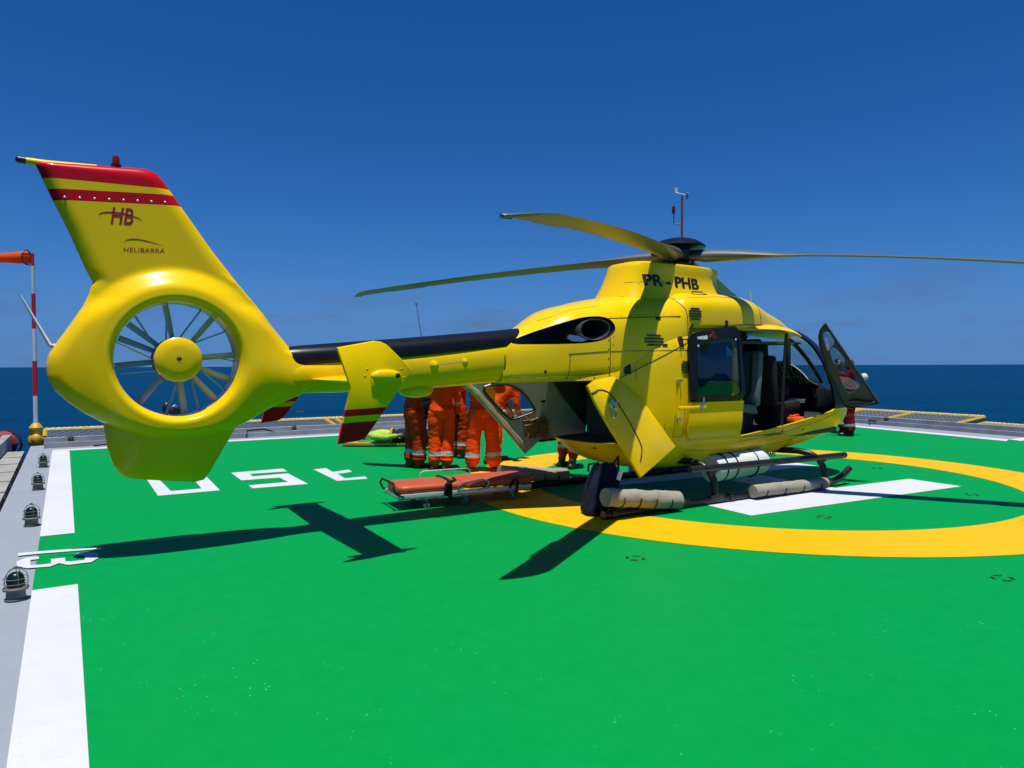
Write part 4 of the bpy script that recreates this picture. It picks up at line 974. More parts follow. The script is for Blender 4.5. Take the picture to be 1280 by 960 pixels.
bm = NB(); box(bm, surf(-.72, 1.44)[0]+V(0, -.02, 0), (.07, .04, .035), bev=.008); box(bm, surf(-.72, .98)[0]+V(0, -.02, 0), (.045, .04, .06), bev=.008); split_obj('rail_fitting', bm, 'steel', HL)
# ---------------------------------------------------------------- sliding door, slid back
def ybody(z): return -.875 + .16*max(0, (.98-z)/.3)**1.7*.45 + .09*(max(-.4, z-1.5)/.5)**2
sd = bpy.data.objects.new('sliding_door', None); C.objects.link(sd); sd.parent = HL
def rrect(x0, x1, z0, z1, r, k=6):
    out = []
    for cx, cz, a0 in ((x1-r, z1-r, 0), (x0+r, z1-r, PI/2), (x0+r, z0+r, PI), (x1-r, z0+r, 1.5*PI)):
        out += [(cx+r*math.cos(a0+PI/2*i/k), cz+r*math.sin(a0+PI/2*i/k)) for i in range(k+1)]
    return out
def ring_panel(bm, outer, inner, yf, th, m=0):
    r_ = []
    for f, d in ((0, 0), (.5, 0), (1, 0), (1, th), (.5, th), (0, th)):
        r_.append([V(a[0]+(b[0]-a[0])*f, yf(a[1]+(b[1]-a[1])*f)+d, a[1]+(b[1]-a[1])*f) for a, b in zip(outer, inner)])
    loft(bm, r_+[r_[0]], False, m)
fr_o = rrect(-.59, .335, 1.185, 2.045, .10); fr_o = [(x, z-.06*(1 if z > 1.6 else 0)+.13*(x+.59)/.92*(1 if z > 1.6 else 0)) for x, z in fr_o]
fr_i = rrect(-.485, .262, 1.25, 1.915, .06)
fr_i = [(x, z-.06*(1 if z > 1.6 else 0)+.13*(x+.59)/.92*(1 if z > 1.6 else 0)) for x, z in fr_i]
bm = NB(); ring_panel(bm, fr_o, fr_i, ybody, .03); obj('window_frame', bm, 'black', sd, 30)
pcx, pcz = -.11, 1.58; lp = lambda k_, d_: [V(pcx+(x-pcx)*k_, ybody(pcz+(z-pcz)*k_)+d_, pcz+(z-pcz)*k_) for x, z in fr_i]
bm = NB(); loft(bm, [lp(k_, .012) for k_ in (.02, .25, .5, .75, .9, 1)]+[lp(k_, .017) for k_ in (1, .9, .75, .5, .25, .02)]); obj('window_pane', bm, 'glass', sd)
bm = NB(); zz_ = frange(.725, 1.183, 10); rA = []
for z_ in zz_:
    dz = max(0, .09-(z_-.725)); xin = .09-math.sqrt(max(0, .0081-dz*dz)); rA.append((z_, -.585+xin, .335-xin*.2))
rings = []
for z_, x0, x1 in rA: rings.append([V(x0+(x1-x0)*i/8, ybody(z_), z_) for i in range(9)]+[V(x1-(x1-x0)*i/8, ybody(z_)+.03, z_) for i in range(9)])
loft(bm, rings); obj('lower_panel', bm, 'yellow', sd, 30)
bm = NB(); box(bm, (-.62, -.90, 1.128), (.42, .04, .045), bev=.008); obj('slide_arm', bm, 'yellow', sd)
bm = NB(); box(bm, (-.47, -.905, 1.165), (.13, .03, .035), bev=.01); tube(bm, [V(-.46, -.915, 1.15), V(-.455, -.92, 1.25)], .012, 8); tube(bm, [V(-.50, -.915, 1.17), V(-.50, -.92, 1.10)], .016, 8); obj('handle', bm, 'steel', sd)
bm = NB(); box(bm, (-.36, ybody(1.95)-.004, 1.945), (.17, .004, .045), Matrix.Rotation(-.13, 3, 'Y')); obj('placard', bm, 'paper', sd)
bm = NB(); c0 = V(-.17, ybody(1.98), 1.972)
for k in range(9): ell(bm, c0+V(.05*math.cos(k*.7)*(k % 3)/2, -.004, .035*math.sin(k*.7)*(k % 3)/2), (.022, .008, .02), seg=8)
obj('warning_sticker', bm, 'redlens', sd)
for x_, z_ in ((-.455, 1.845), (.215, 1.935)):
    bm = NB(); ell(bm, (x_, ybody(z_)-.002, z_), (.016, .008, .016), seg=10); obj('latch_button', bm, 'alu', sd)
# ---------------------------------------------------------------- open cockpit door
CDO = [(1.783, -.94, 2.17), (2.555, -1.23, 1.097), (2.481, -.87, 1.021), (2.454, -.812, 1.033), (2.363, -.78, 1.16), (2.293, -.78, 1.273), (2.127, -.754, 1.523), (1.905, -.782, 1.89), (1.84, -.812, 2.01), (1.8, -.862, 2.101)]
CW = [[(1.847, -.912, 2.053), (1.866, -.943, 2.039), (1.931, -.974, 1.952), (1.954, -.944, 1.9), (1.984, -.85, 1.802), (1.933, -.839, 1.876), (1.878, -.846, 1.969), (1.846, -.875, 2.034)],
      [(1.978, -.942, 1.86), (2.113, -1.016, 1.686), (2.146, -.965, 1.605), (2.157, -.869, 1.537), (1.998, -.855, 1.782)],
      [(2.141, -.998, 1.632), (2.345, -1.101, 1.361), (2.364, -.973, 1.263), (2.348, -.895, 1.247), (2.27, -.871, 1.358), (2.168, -.877, 1.524)]]
nrm = (V(*CDO[1])-V(*CDO[0])).cross(V(*CDO[6])-V(*CDO[0])).normalized()
if nrm.x > 0: nrm = -nrm
def proj_plane(L, n_): p0 = V(*CDO[0]); return [V(*q)-n_*(V(*q)-p0).dot(n_) for q in L]
cdo = proj_plane(CDO, nrm); cws = [proj_plane(w_, nrm) for w_ in CW]
cws_r = []
for w_ in cws:
    q = chaikin(w_, 2); c_ = sum(q, Vector())/len(q); cws_r.append([c_+(p-c_)*1.16 for p in q])
bm = plate(cdo, cws_r, .035, 0, nrm); cd_ = obj('cockpit_door', bm, 'doorliner2', HL, 30)
for w_ in cws_r:
    bm = plate(w_, [], .004, 0, nrm); bmesh.ops.translate(bm, verts=bm.verts, vec=-nrm*.016); obj('window_pane', bm, 'glass', cd_)
ctr_ = sum(cdo, Vector())/len(cdo)
bm = NB(); tube(bm, [ctr_+(p-ctr_)*.985+nrm*.006 for p in cdo]+[ctr_+(cdo[0]-ctr_)*.985+nrm*.006], .014, 6); obj('door_seal', bm, 'text', cd_)
bm = NB()
q = [cdo[1]*.72+cdo[5]*.28+V(0, 0, -.02), cdo[1]*.93+cdo[2]*.07+V(-.03, 0, .05), cdo[2]*.9+cdo[1]*.1+V(-.02, 0, .04), cdo[4]*.8+cdo[1]*.2+V(0, 0, .0)]
q = [v-nrm*(v-cdo[0]).dot(nrm)+nrm*.03 for v in q]
plate(chaikin(q, 1), [], .03, 0, nrm, bm); obj('door_pocket', bm, 'doorliner2', cd_)
bm = NB(); tube(bm, [q[2]+(q[3]-q[2])*.2+nrm*.01, (q[1]+q[2])*.5+nrm*.03, q[1]+(q[0]-q[1])*.15+nrm*.01], .012, 6); tube(bm, [q[3]*.7+q[0]*.3+nrm*.01, q[3]*.3+q[0]*.7+nrm*.012], .010, 6); obj('handle', bm, 'galv', cd_)
# ---------------------------------------------------------------- clamshell doors
def bulged(outer, n_, th, bulge, kk=8):
    o3 = [Vector(p) for p in outer]; c_ = sum(o3, Vector())/len(o3); bm = NB(); r1_, r2_ = [], []
    for k in range(kk+1):
        f = max(.02, 1-k/kk); d = bulge*(1-f**3)
        r1_.append([c_+(p-c_)*f+n_*d for p in o3]); r2_.append([c_+(p-c_)*f+n_*(d-th) for p in o3])
    loft(bm, r1_[::-1]+r2_, True); return bm
NC = [V(*p) for p in [(-2.083, -.82, 1.407), (-1.96, -.775, 1.463), (-1.80, -.74, 1.487), (-1.631, -.705, 1.50), (-1.52, -.705, 1.435), (-1.234, -.715, 1.243), (-1.0, -.745, .96), (-.766, -.779, .678), (-1.1, -.88, .55), (-1.496, -.998, .407), (-1.68, -.95, .70), (-1.869, -.9, .989), (-2.0, -.855, 1.22)]]
n3 = (NC[7]-NC[3]).cross(NC[9]-NC[3]).normalized()
if n3.y > 0: n3 = -n3
ncd = obj('clamshell_door', bulged(NC, n3, .03, .055), 'yellow', HL, 40)
bm = NB(); sl_ = [V(*p)+n3*.05 for p in [(-2.055, -.839, 1.321), (-1.959, -.81, 1.359), (-1.841, -.793, 1.338), (-1.771, -.799, 1.272), (-1.63, -.831, 1.068), (-1.46, -.887, .766), (-1.438, -.907, .683), (-1.50, -.94, .56)]]
bvn = BVHTree.FromPolygons([v.co.copy() for v in ncd.data.vertices], [tuple(p_.vertices) for p_ in ncd.data.polygons])
def on_nc(p):
    hh = bvn.ray_cast(p+n3*.3, -n3); return hh[0]+n3*.003 if hh[0] else p
for _ in range(3):
    q = [sl_[0]]
    for a, b in zip(sl_, sl_[1:]): q += [a*.75+b*.25, a*.25+b*.75]
    sl_ = q+[sl_[-1]]
pts = []
for a, b in zip(sl_, sl_[1:]): pts += [on_nc(a+(b-a)*k/2) for k in range(2)]
tube(bm, pts, .007, 6); obj('door_seal', bm, 'text', ncd)
bm = NB(); c_ = on_nc(V(-1.80, -.83, 1.19)); rt_ = n3.to_track_quat('Z', 'Y').to_matrix()
tube(bm, [c_+V(-.03, -.02, .05), c_+V(.0, -.035, .0), c_+V(.02, -.03, -.07)], .014, 8); tube(bm, [c_+V(.05, -.03, .04), c_+V(0, -.04, -.01)], .010, 6); ell(bm, c_, (.05, .02, .05)); tube(bm, [c_+V(.0, -.03, -.06)+V(.035*math.cos(a), -.01, .05*math.sin(a)-.03) for a in frange(0, 2*PI, 14)], .008, 6)
obj('latch', bm, 'steel', ncd)
FCD = [(-2.718, .88, 1.408), (-2.499, .877, 1.239), (-2.047, .888, .783), (-1.77, .898, .484), (-1.585, .849, .646), (-1.25, .80, .668), (-.925, .756, .696), (-.925, .733, .845), (-1.373, .721, 1.306), (-1.413, .71, 1.411), (-2.383, .831, 1.447)]
FWN = [(-2.391, .841, 1.385), (-2.111, .803, 1.394), (-2.027, .796, 1.368), (-1.884, .788, 1.302), (-1.68, .797, 1.067), (-1.705, .806, 1.029), (-1.95, .851, .946), (-2.033, .861, .949), (-2.411, .857, 1.299)]
F3 = [V(*p) for p in FCD]; n4 = (F3[3]-F3[9]).cross(F3[6]-F3[9]).normalized()
if n4.y > 0: n4 = -n4
pr4 = lambda p: p-n4*(p-F3[9]).dot(n4)
F3 = [pr4(p) for p in F3]; FW3 = chaikin([pr4(V(*p)) for p in FWN], 1)
bm = plate(F3, [FW3], .05, 0, n4, None, 1); fcd = obj('clamshell_door', bm, ['doorliner', 'yellow'], HL, 30); fcd['label'] = 'open rear clamshell door on the far side, grey inner face with window'
bm = plate(FW3, [], .004, 0, n4); bmesh.ops.translate(bm, verts=bm.verts, vec=-n4*.02); obj('window_pane', bm, 'glassclear', fcd)
bm = NB(); tube(bm, [p+n4*.006 for p in FW3]+[FW3[0]+n4*.006], .018, 6); obj('window_seal', bm, 'text', fcd)
bm = NB(); tube(bm, [p+n4*.012 for p in F3[4:10]], .016, 6); obj('door_seal', bm, 'text', fcd)
bm = NB(); rim = [p+n4*.016 for p in F3[0:4]]; rim = [rim[0]+(rim[1]-rim[0])*k/6 for k in range(6)]+[rim[1]+(rim[2]-rim[1])*k/6 for k in range(6)]+[rim[2]+(rim[3]-rim[2])*k/4 for k in range(4)]
tube(bm, [p+V(.05, 0, .03) for p in rim], [.022+.010*((k*7) % 3)/2 for k in range(len(rim))], 8); obj('rim_moulding', bm, 'alu', fcd)
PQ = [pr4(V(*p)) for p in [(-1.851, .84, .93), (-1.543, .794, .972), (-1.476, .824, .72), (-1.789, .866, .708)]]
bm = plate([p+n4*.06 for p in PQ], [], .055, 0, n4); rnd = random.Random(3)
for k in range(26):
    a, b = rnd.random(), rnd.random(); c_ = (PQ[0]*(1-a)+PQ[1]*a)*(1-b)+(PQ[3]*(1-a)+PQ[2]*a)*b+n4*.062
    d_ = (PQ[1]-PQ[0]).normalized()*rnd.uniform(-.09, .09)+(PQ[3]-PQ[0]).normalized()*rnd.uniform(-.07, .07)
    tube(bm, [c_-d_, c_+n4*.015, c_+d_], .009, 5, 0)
tag(obj('door_reflection_patch', bm, 'boxrefl', fcd))  # raised brown panel with strands, stands in for a reflected box
bm = NB(); cc_ = pr4(V(-1.58, .79, 1.17)); box(bm, cc_+n4*.012, (.07, .02, .03), bev=.005); obj('handle', bm, 'text', fcd)
# ---------------------------------------------------------------- cabin interior
bm = NB()
fl_ = [(x, hw-.06) for (x, zb, zt, hw, *_r) in smooth_table(CAB, frange(-1.62, 2.75, 24))]
prism(bm, [(x, -w_*(.62 if x < -1.2 else .93)) for x, w_ in fl_]+[(x, w_*(.62 if x < -1.2 else .93)) for x, w_ in reversed(fl_)], 'z', .66, .715); obj('cabin_floor', bm, 'liner', HL)
bm = NB(); prism(bm, [(-.62, -.66), (-.58, -.66), (-.58, .66), (-.62, .66)], 'z', .72, 1.93); prism(bm, [(-1.0, -.6), (-.96, -.6), (-.96, .6), (-1.0, .6)], 'z', .72, 1.48); obj('bulkhead', bm, 'liner', HL)
bm = NB(); prism(bm, [(-.56, -.64), (1.75, -.60), (1.85, .58), (-.56, .64)], 'z', 1.90, 1.93); obj('headliner', bm, 'liner', HL)
def seat(x, y, rz, m='seat', hb=1.78, zb=.72):
    s_ = bpy.data.objects.new('seat', None); C.objects.link(s_); s_.parent = HL; s_.location = (x, y, zb); s_.rotation_euler = (0, 0, rz); H_ = hb-zb
    bm = NB(); box(bm, (.02, 0, .34), (.46, .44, .12), Matrix.Rotation(-.10, 3, 'Y'), .04); obj('seat_cushion', bm, m, s_)
    bm = NB(); box(bm, (-.27, 0, .36+(H_-.42)/2), (.11, .42, H_-.40), Matrix.Rotation(-.10, 3, 'Y'), .045); obj('backrest', bm, m, s_)
    bm = NB(); box(bm, (-.36, 0, H_+.02), (.09, .26, .18), Matrix.Rotation(-.10, 3, 'Y'), .035); obj('headrest', bm, 'seatdark', s_)
    bm = NB(); box(bm, (.0, 0, .15), (.36, .36, .26), bev=.02)
    for sy in (-.12, .12): tube(bm, [V(-.20, sy, H_-.1), V(-.18, sy, .55), V(-.05, sy*.6, .42)], .016, 6)
    obj('seat_base', bm, 'seatdark', s_); return s_
seat(1.55, -.36, 0, 'seatdark', 1.80); seat(1.55, .36, 0, 'seatdark', 1.80)
seat(.72, -.34, PI, 'seat', 1.86); seat(.72, .34, PI, 'seat', 1.80); seat(-.25, .36, 0, 'seat', 1.75)
bm = NB(); box(bm, (2.50, 0, 1.12), (.34, 1.0, .34), Matrix.Rotation(.25, 3, 'Y'), .06); box(bm, (2.2, 0, .92), (.6, .26, .34), bev=.04); obj('instrument_panel', bm, 'seatdark', HL)
bm = NB()
for i in range(3):
    for j in range(5): box(bm, (2.345-.03*i, -.4+.2*j, 1.04+.1*i), (.01, .12, .07), Matrix.Rotation(.25, 3, 'Y'))
split_obj('display', bm, 'black', HL)
# quilted sunshade leaning behind the windscreen
SSP = lambda u, v: V(2.16+.36*(1-v), .50-.92*u, 1.29+.41*v*(1-.55*(2*u-1)**2-.12*u))
nn_ = (SSP(.5, 1)-SSP(.5, 0)).cross(SSP(1, 0)-SSP(0, 0)).normalized(); nn_ = nn_ if nn_.x < 0 else -nn_
arc = [SSP(k/14, 1) for k in range(15)]; base_ = [SSP(k/14, 0) for k in range(14, -1, -1)]
bm = NB(); loft(bm, [[SSP(k/14, 0) for k in range(15)], arc, [p-nn_*.012 for p in arc], [SSP(k/14, 0)-nn_*.012 for k in range(15)]], False, 0, False); obj('sunshade', bm, 'seatdark', HL)
bm = NB(); rnd = random.Random(5)
for k in range(15):
    u = k/14; tube(bm, [SSP(u, .0)+nn_*.006, SSP(min(1, u+.16+.05*rnd.random()), 1)+nn_*.006], .0028, 4)
    if k % 2: tube(bm, [SSP(u, .05)+nn_*.006, SSP(max(0, u-.05), .97)+nn_*.006], .002, 4)
tube(bm, [p+nn_*.006 for p in arc], .008, 6); tube(bm, [SSP(k/8, .42)+nn_*.006 for k in range(9)], .003, 4); obj('sunshade_cord', bm, 'silvercord', HL)
bm = NB(); box(bm, (1.35, -.70, 1.78), (.06, .05, .34), bev=.015); tube(bm, [V(1.30, -.71, 2.04), V(1.26, -.70, 1.5), V(1.22, -.70, .74)], .022, 10); obj('door_pillar', bm, 'seatdark', HL)
bm = NB(); prism(bm, [(.40, -.735), (1.25, -.735), (1.25, -.55), (.40, -.55)], 'z', .71, .722); obj('door_sill', bm, 'galv', HL)
# things lying in the cabin
ob = thing('equipment_case', 'small orange equipment case on the cockpit door sill', 'case', (2.142+.849*1.62+.528*.62, 9.475+.528*1.62-.849*.62, .74), .556)
bm = NB(); box(bm, (0, 0, .13), (.22, .13, .10), bev=.02); box(bm, (0, 0, .04), (.20, .12, .08), bev=.01, m=1); box(bm, (-.06, 0, .19), (.06, .08, .03), bev=.008); obj('case_body', bm, ['orangebox', 'seatdark'], ob)
bm = NB(); tube(bm, [V(-.03, 0, .175), V(-.02, 0, .205), V(.06, 0, .205), V(.07, 0, .175)], .010, 6); obj('handle', bm, 'orangebox', ob)
def in_heli(x, y, z): return (2.142+.849*x-.528*y, 9.475+.528*x+.849*y, z)
bg_ = thing('kit_bag', 'navy kit bag lying on the pilot seat inside the cockpit', 'bag', in_heli(1.62, -.30, 1.13), .556)
bm = NB(); ell(bm, (0, 0, .14), (.2, .17, .14)); ell(bm, (-.08, .04, .2), (.1, .13, .1)); obj('bag_body', bm, 'navy', bg_)
bm = NB(); tube(bm, [V(-.12, -.12, .2), V(-.1, -.15, .3), V(.08, -.15, .3), V(.1, -.12, .2)], .012, 6); obj('handle', bm, 'strap', bg_)
bm = NB()
for k in range(4): box(bm, (.02*math.sin(k*2), .01*math.cos(k), .012+.014*k), (.23-.02*k, .17, .010), Matrix.Rotation(.3*math.sin(k*1.7), 3, 'Z'))
pb = obj('papers', bm, 'paper'); pb.location = in_heli(1.95, -.38, 1.085); pb.rotation_euler = (0, .0, .7); tag(pb, 'loose white papers stacked in the cockpit behind the open door', 'papers')
# ================================================================== STRETCHER AND BAG
st = thing('stretcher', 'low ambulance stretcher with orange mattress on the deck below the tail boom', 'stretcher', (-1.30, 8.02, 0), .465); st.scale = (.88, 1, .84)
def soft_slab(bm, x0, x1, y0, y1, z0, z1, sag=.0, m=0):
    k = 20; rings = []
    for i in range(k+1):
        f = i/k; x_ = x0+(x1-x0)*f; e = min(1, min(f, 1-f)*9+.35); hz = (z1-z0)/2*e**.4; zc = (z0+z1)/2+sag*math.sin(PI*f)
        rings.append([V(x_, (y0+y1)/2+(y1-y0)/2*e**.25*math.copysign(abs(math.cos(a))**(.45), math.cos(a)), zc+hz*math.copysign(abs(math.sin(a))**.6, math.sin(a))) for a in [2*PI*(q+.5)/28 for q in range(28)]])
    loft(bm, rings, True, m)
bm = NB(); soft_slab(bm, .06, .98, .02, .55, .20, .335); soft_slab(bm, .96, 2.02, .02, .55, .20, .345); obj('mattress', bm, 'mattress', st, 50)
bm = NB()
for y_ in (.03, .53): box(bm, (1.0, y_, .175), (1.92, .035, .075), bev=.008)
for x_ in (.1, .7, 1.35, 1.9): box(bm, (x_, .28, .185), (.04, .5, .035), bev=.006)
box(bm, (.13, .28, .165), (.14, .42, .05), bev=.01)
for x_ in (.35, .9, 1.6): tube(bm, [V(x_, .03, .18), V(x_+.08, .04, .09)], .014, 8); tube(bm, [V(x_, .53, .18), V(x_+.08, .52, .09)], .014, 8)
obj('frame', bm, 'alu', st)
for x0_, s_ in ((.02, 1),):
    bm = NB(); tube(bm, [V(.12, .02, .18), V(.02, .02, .22), V(-.02, .02, .31), V(-.0, .06, .36), V(-.0, .50, .36), V(-.02, .54, .31), V(.02, .54, .22), V(.12, .54, .18)], .014, 8); obj('push_handle', bm, 'strap', st)
bm = NB(); tube(bm, [V(.55, .55, .20), V(.55, .56, .38), V(.60, .56, .41), V(1.25, .56, .41), V(1.3, .56, .38), V(1.3, .55, .2)], .011, 8); obj('side_rail', bm, 'alu', st)
bm = NB(); tube(bm, [V(.85, .0, .20), V(.86, .0, .27), V(.95, .0, .31), V(1.22, .0, .34), V(1.30, .0, .30), V(1.27, .0, .22), V(1.15, .0, .19)], .011, 8); obj('side_rail', bm, 'alu', st)
bm = NB(); tube(bm, [V(.66, .0, .17), V(.70, .01, .30), V(.75, .03, .335), V(.78, .28, .335), V(.78, .53, .325), V(.76, .57, .17)], .03, 6, 0, .4); box(bm, (.72, .0, .24), (.10, .05, .18), bev=.02); tube(bm, [V(.72, .02, .33), V(.86, .1, .34), V(.92, .3, .33)], .02, 6); obj('strap', bm, 'strap', st)
bm = NB(); tube(bm, [V(1.62, .02, .18), V(1.68, .0, .30), V(1.74, .0, .30), V(1.72, .0, .10)], .018, 6); obj('strap', bm, 'strap', st)
for x_ in (.43, .98, 1.68):
    for y_ in (.04, .52):
        bm = NB(); mt = Matrix.Translation((x_, y_-.014, .05)) @ Matrix.Rotation(-PI/2, 4, 'X'); lathe(bm, [(.0, 0), (.045, 0), (.05, .006), (.05, .022), (.045, .028), (0, .028)], 18, mt); wv = obj('wheel', bm, 'galv', st)
        bm = NB(); tube(bm, [V(x_, y_-.02, .05), V(x_-.01, y_-.02, .13)], .012, 6); tube(bm, [V(x_, y_+.02, .05), V(x_-.01, y_+.02, .13)], .012, 6); obj('fork', bm, 'steel', wv)
nb_ = thing('duffel_bag', 'dark navy duffel bag standing by the rear end of the near skid', 'bag', (.93, 7.86, 0), .35)
bm = NB(); rings = []
for k in range(15):
    f = k/14; z_ = .005+.54*f; w_ = .185*(1-.35*f**4)*(.93+.08*math.sin(PI*min(1, f*1.3)))*(1 if 0 < k < 14 else .85); d_ = .13*(1-.45*f*f); lean = .09*f
    rings.append([V(lean+w_*math.copysign(abs(math.cos(a))**.38, math.cos(a))+  .013*noise.noise(V(3*math.cos(a), 3*math.sin(a), 9*f)), d_*math.copysign(abs(math.sin(a))**.45, math.sin(a))+.018*noise.noise(V(3*math.cos(a)+5, 3*math.sin(a), 8*f)), z_+.03*noise.noise(V(2*math.cos(a), 2*math.sin(a), 3))*f) for a in frange(0, 2*PI*47/48, 47)])
loft(bm, rings); obj('bag_body', bm, 'navy', nb_, 50)
bm = NB(); tube(bm, [V(.10, -.14, .02), V(.14, -.155, .22), V(.18, -.14, .42), V(.24, -.02, .62), V(.22, .10, .5)], .022, 6, 0, .4); tube(bm, [V(-.02, -.15, .05), V(.0, -.16, .3), V(.08, -.13, .5)], .016, 6, 0, .5); tube(bm, [V(-.14, -.05, .48), V(-.13, -.05, .56), V(-.02, -.05, .57), V(.02, -.05, .52)], .014, 6); obj('strap', bm, 'strap', nb_)
bm = NB(); box(bm, (.18, -.165, .44), (.05, .012, .11), Matrix.Rotation(.35, 3, 'Y'), .003); obj('luggage_tag', bm, 'paper', nb_)
# ================================================================== PEOPLE
def person(label, loc, rz, suit='orange', boots='boot', hands='skin', top=None, pose=None, h=1.75, band=True, seed=0, lie=False, helmet=None, fat=1., tall=False):
    P_ = dict(an_l=(-.10, 0, .085), an_r=(.10, 0, .085), kn_l=(-.105, .02, .49), kn_r=(.105, .02, .49), hp_l=(-.095, 0, .90), hp_r=(.095, 0, .90), pel=(0, 0, .95), wai=(0, .0, 1.08), che=(0, .01, 1.30), sh_l=(-.185, 0, 1.43), sh_r=(.185, 0, 1.43),
              el_l=(-.235, -.02, 1.14), el_r=(.235, -.02, 1.14), wr_l=(-.235, .07, .90), wr_r=(.235, .07, .90), nek=(0, .01, 1.51), hed=(0, .03, 1.645), fa_l=0, fa_r=0)
    lean = (pose or {}).pop('lean', 0) if pose else 0
    P_.update(pose or {}); fa = (P_.pop('fa_l'), P_.pop('fa_r')); J = {k: Vector(v)*(h/1.75) for k, v in P_.items()}; s = h/1.75
    if lean:
        R = Matrix.Rotation(-lean, 3, 'X'); o_ = Vector((0, 0, .95*s))
        for k in ('wai', 'che', 'sh_l', 'sh_r', 'el_l', 'el_r', 'wr_l', 'wr_r', 'nek', 'hed'): J[k] = o_+R@(J[k]-o_)
    bm = NB(); segs = []
    top = top or suit
    def limb(a, b, r0, r1, m, fl=1., mid=None, b_=None):
        a, b = J[a] if isinstance(a, str) else a, J[b] if isinstance(b, str) else b; r0, r1 = r0*s, r1*s; n_ = 7
        d = (b-a).normalized(); pts = [a-d*r0*.55]+[a+(b-a)*i/n_ for i in range(n_+1)]+[b+d*r1*.55]
        rs = [r0*.6]+[(r0+(r1-r0)*i/n_)*(1+(mid or 0)*math.sin(PI*i/n_)) for i in range(n_+1)]+[r1*.6]
        tube(bm, pts, rs, 14, 0, fl); segs.append((a, b, r0, r1, m, b_))
    for q in ('l', 'r'):
        bd = [(.30, .44)] if tall and band else [(.50, .66)] if band else None
        limb('hp_'+q, 'kn_'+q, .108*fat, .086*fat, suit, 1, .03); lo = J['kn_'+q]+(J['an_'+q]-J['kn_'+q])*(.60 if tall else .86)
        limb('kn_'+q, lo, .088*fat, .086*fat, suit, 1, .05, [(a_/(.6 if tall else .86), b_/(.6 if tall else .86)) for a_, b_ in bd] if bd else None)
        if tall: limb(lo-Vector((0, 0, .02)), 'an_'+q, .062, .058, boots)
        an = J['an_'+q]; ta = fa[0 if q == 'l' else 1]; fd = Vector((math.sin(ta), math.cos(ta), 0))
        limb(an+Vector((0, 0, .06*s)), an+Vector((0, 0, -.03*s)), .062, .055, boots)
        a_, b_ = an+fd*-.06*s+Vector((0, 0, -.045*s)), an+fd*.20*s+Vector((0, 0, -.05*s)); limb(a_, b_, .050, .046, boots, .9)
        ab = [(.30, .52)] if band else None
        limb('sh_'+q, 'el_'+q, .070, .056, top, 1, .02, None); limb('el_'+q, 'wr_'+q, .056, .044, top, 1, .04, ab)
        wr = J['wr_'+q]; fdn = (wr-J['el_'+q]).normalized(); sdv = fdn.cross(Vector((1, 0, 0)) if abs(fdn.x) < .8 else Vector((0, 0, 1))).normalized()
        limb(wr, wr+fdn*.085*s, .030, .036, hands, .7)
        pal = wr+fdn*.085*s; inn = fdn.cross(sdv).normalized()*(1 if q == 'l' else -1)
        for k_, ln_ in enumerate((.060, .072, .068, .052)):
            f0 = pal+sdv*(.033-.022*k_)*s; f1 = f0+(fdn*.8+inn*.25)*ln_*.6*s; f2 = f1+(fdn*.55+inn*.7)*ln_*.6*s
            limb(f0, f1, .0105, .010, hands); limb(f1, f2, .010, .0085, hands)
        t0_ = wr+fdn*.03*s+sdv*.028*s; t1_ = t0_+(sdv*.8+fdn*.6+inn*.3)*.045*s; limb(t0_, t1_, .013, .011, hands); limb(t1_, t1_+(fdn+inn*.5)*.025*s, .011, .009, hands)
    # torso: one loft of ovals
    def oval(c_, w_, d_, ax=Vector((1, 0, 0)), R=None):
        R = R or Matrix.Identity(3); return [c_+R@Vector((w_*s*(fat**.7)*math.copysign(abs(math.cos(a))**.85, math.cos(a)), d_*s*math.copysign(abs(math.sin(a))**.85, math.sin(a)), 0)) for a in frange(0, 2*PI*23/24, 23)]
    R = Matrix.Rotation(-lean, 3, 'X')
    cr_ = (J['hp_l']+J['hp_r'])/2-Vector((0, 0, .10*s))
    loft(bm, [oval(cr_, .10, .07), oval(cr_+Vector((0, -.012, .05))*s, .165, .115), oval(J['pel']+Vector((0, -.02, -.01))*s, .18, .130, R=Matrix.Rotation(-lean*.5, 3, 'X')), oval(J['pel']*.5+J['wai']*.5, .168, .118, R=R), oval(J['wai'], .160, .112, R=R), oval(J['wai']*.45+J['che']*.55, .178, .120, R=R), oval(J['che'], .190, .122, R=R), oval(J['che']*.5+(J['sh_l']+J['sh_r'])*.25, .198, .112, R=R), oval((J['sh_l']+J['sh_r'])/2+R@Vector((0, 0, .03))*s, .15, .08, R=R), oval(J['nek']*.6+(J['sh_l']+J['sh_r'])*.2, .075, .07, R=R)])
    segs.append((J['pel']-Vector((0, 0, .08)), J['wai'], .17*s, .155*s, suit, None)); segs.append((J['wai'], J['che'], .155*s, .18*s, top, None)); segs.append((J['sh_l'], J['sh_r'], .09*s, .09*s, top, None)); segs.append((J['che'], J['nek'], .16*s, .09*s, top, None))
    limb(J['nek'], J['hed']-Vector((0, 0, .04)), .056, .055, 'skin')
    ell(bm, J['hed'], (.076*s, .095*s, .115*s), R); segs.append((J['hed'], J['hed']+Vector((0, 0, .01)), .1*s, .1*s, 'skin', None))
    hR = R
    def hp_(x, y, z): return J['hed']+hR@Vector((x, y, z))*s
    ell(bm, hp_(0, .03, -.06), (.05*s, .06*s, .055*s), R)
    tube(bm, [hp_(0, .088, .02), hp_(0, .115, -.022), hp_(0, .09, -.03)], [.009*s, .016*s, .012*s], 8)
    tube(bm, [hp_(-.024, .086, -.058), hp_(0, .094, -.057), hp_(.024, .086, -.058)], .008*s, 6)
    for sg in (-1, 1): ell(bm, hp_(sg*.077, -.005, -.005), (.010*s, .022*s, .032*s), R)
    o = obj('person', bm, ['text'], None, fin=False)
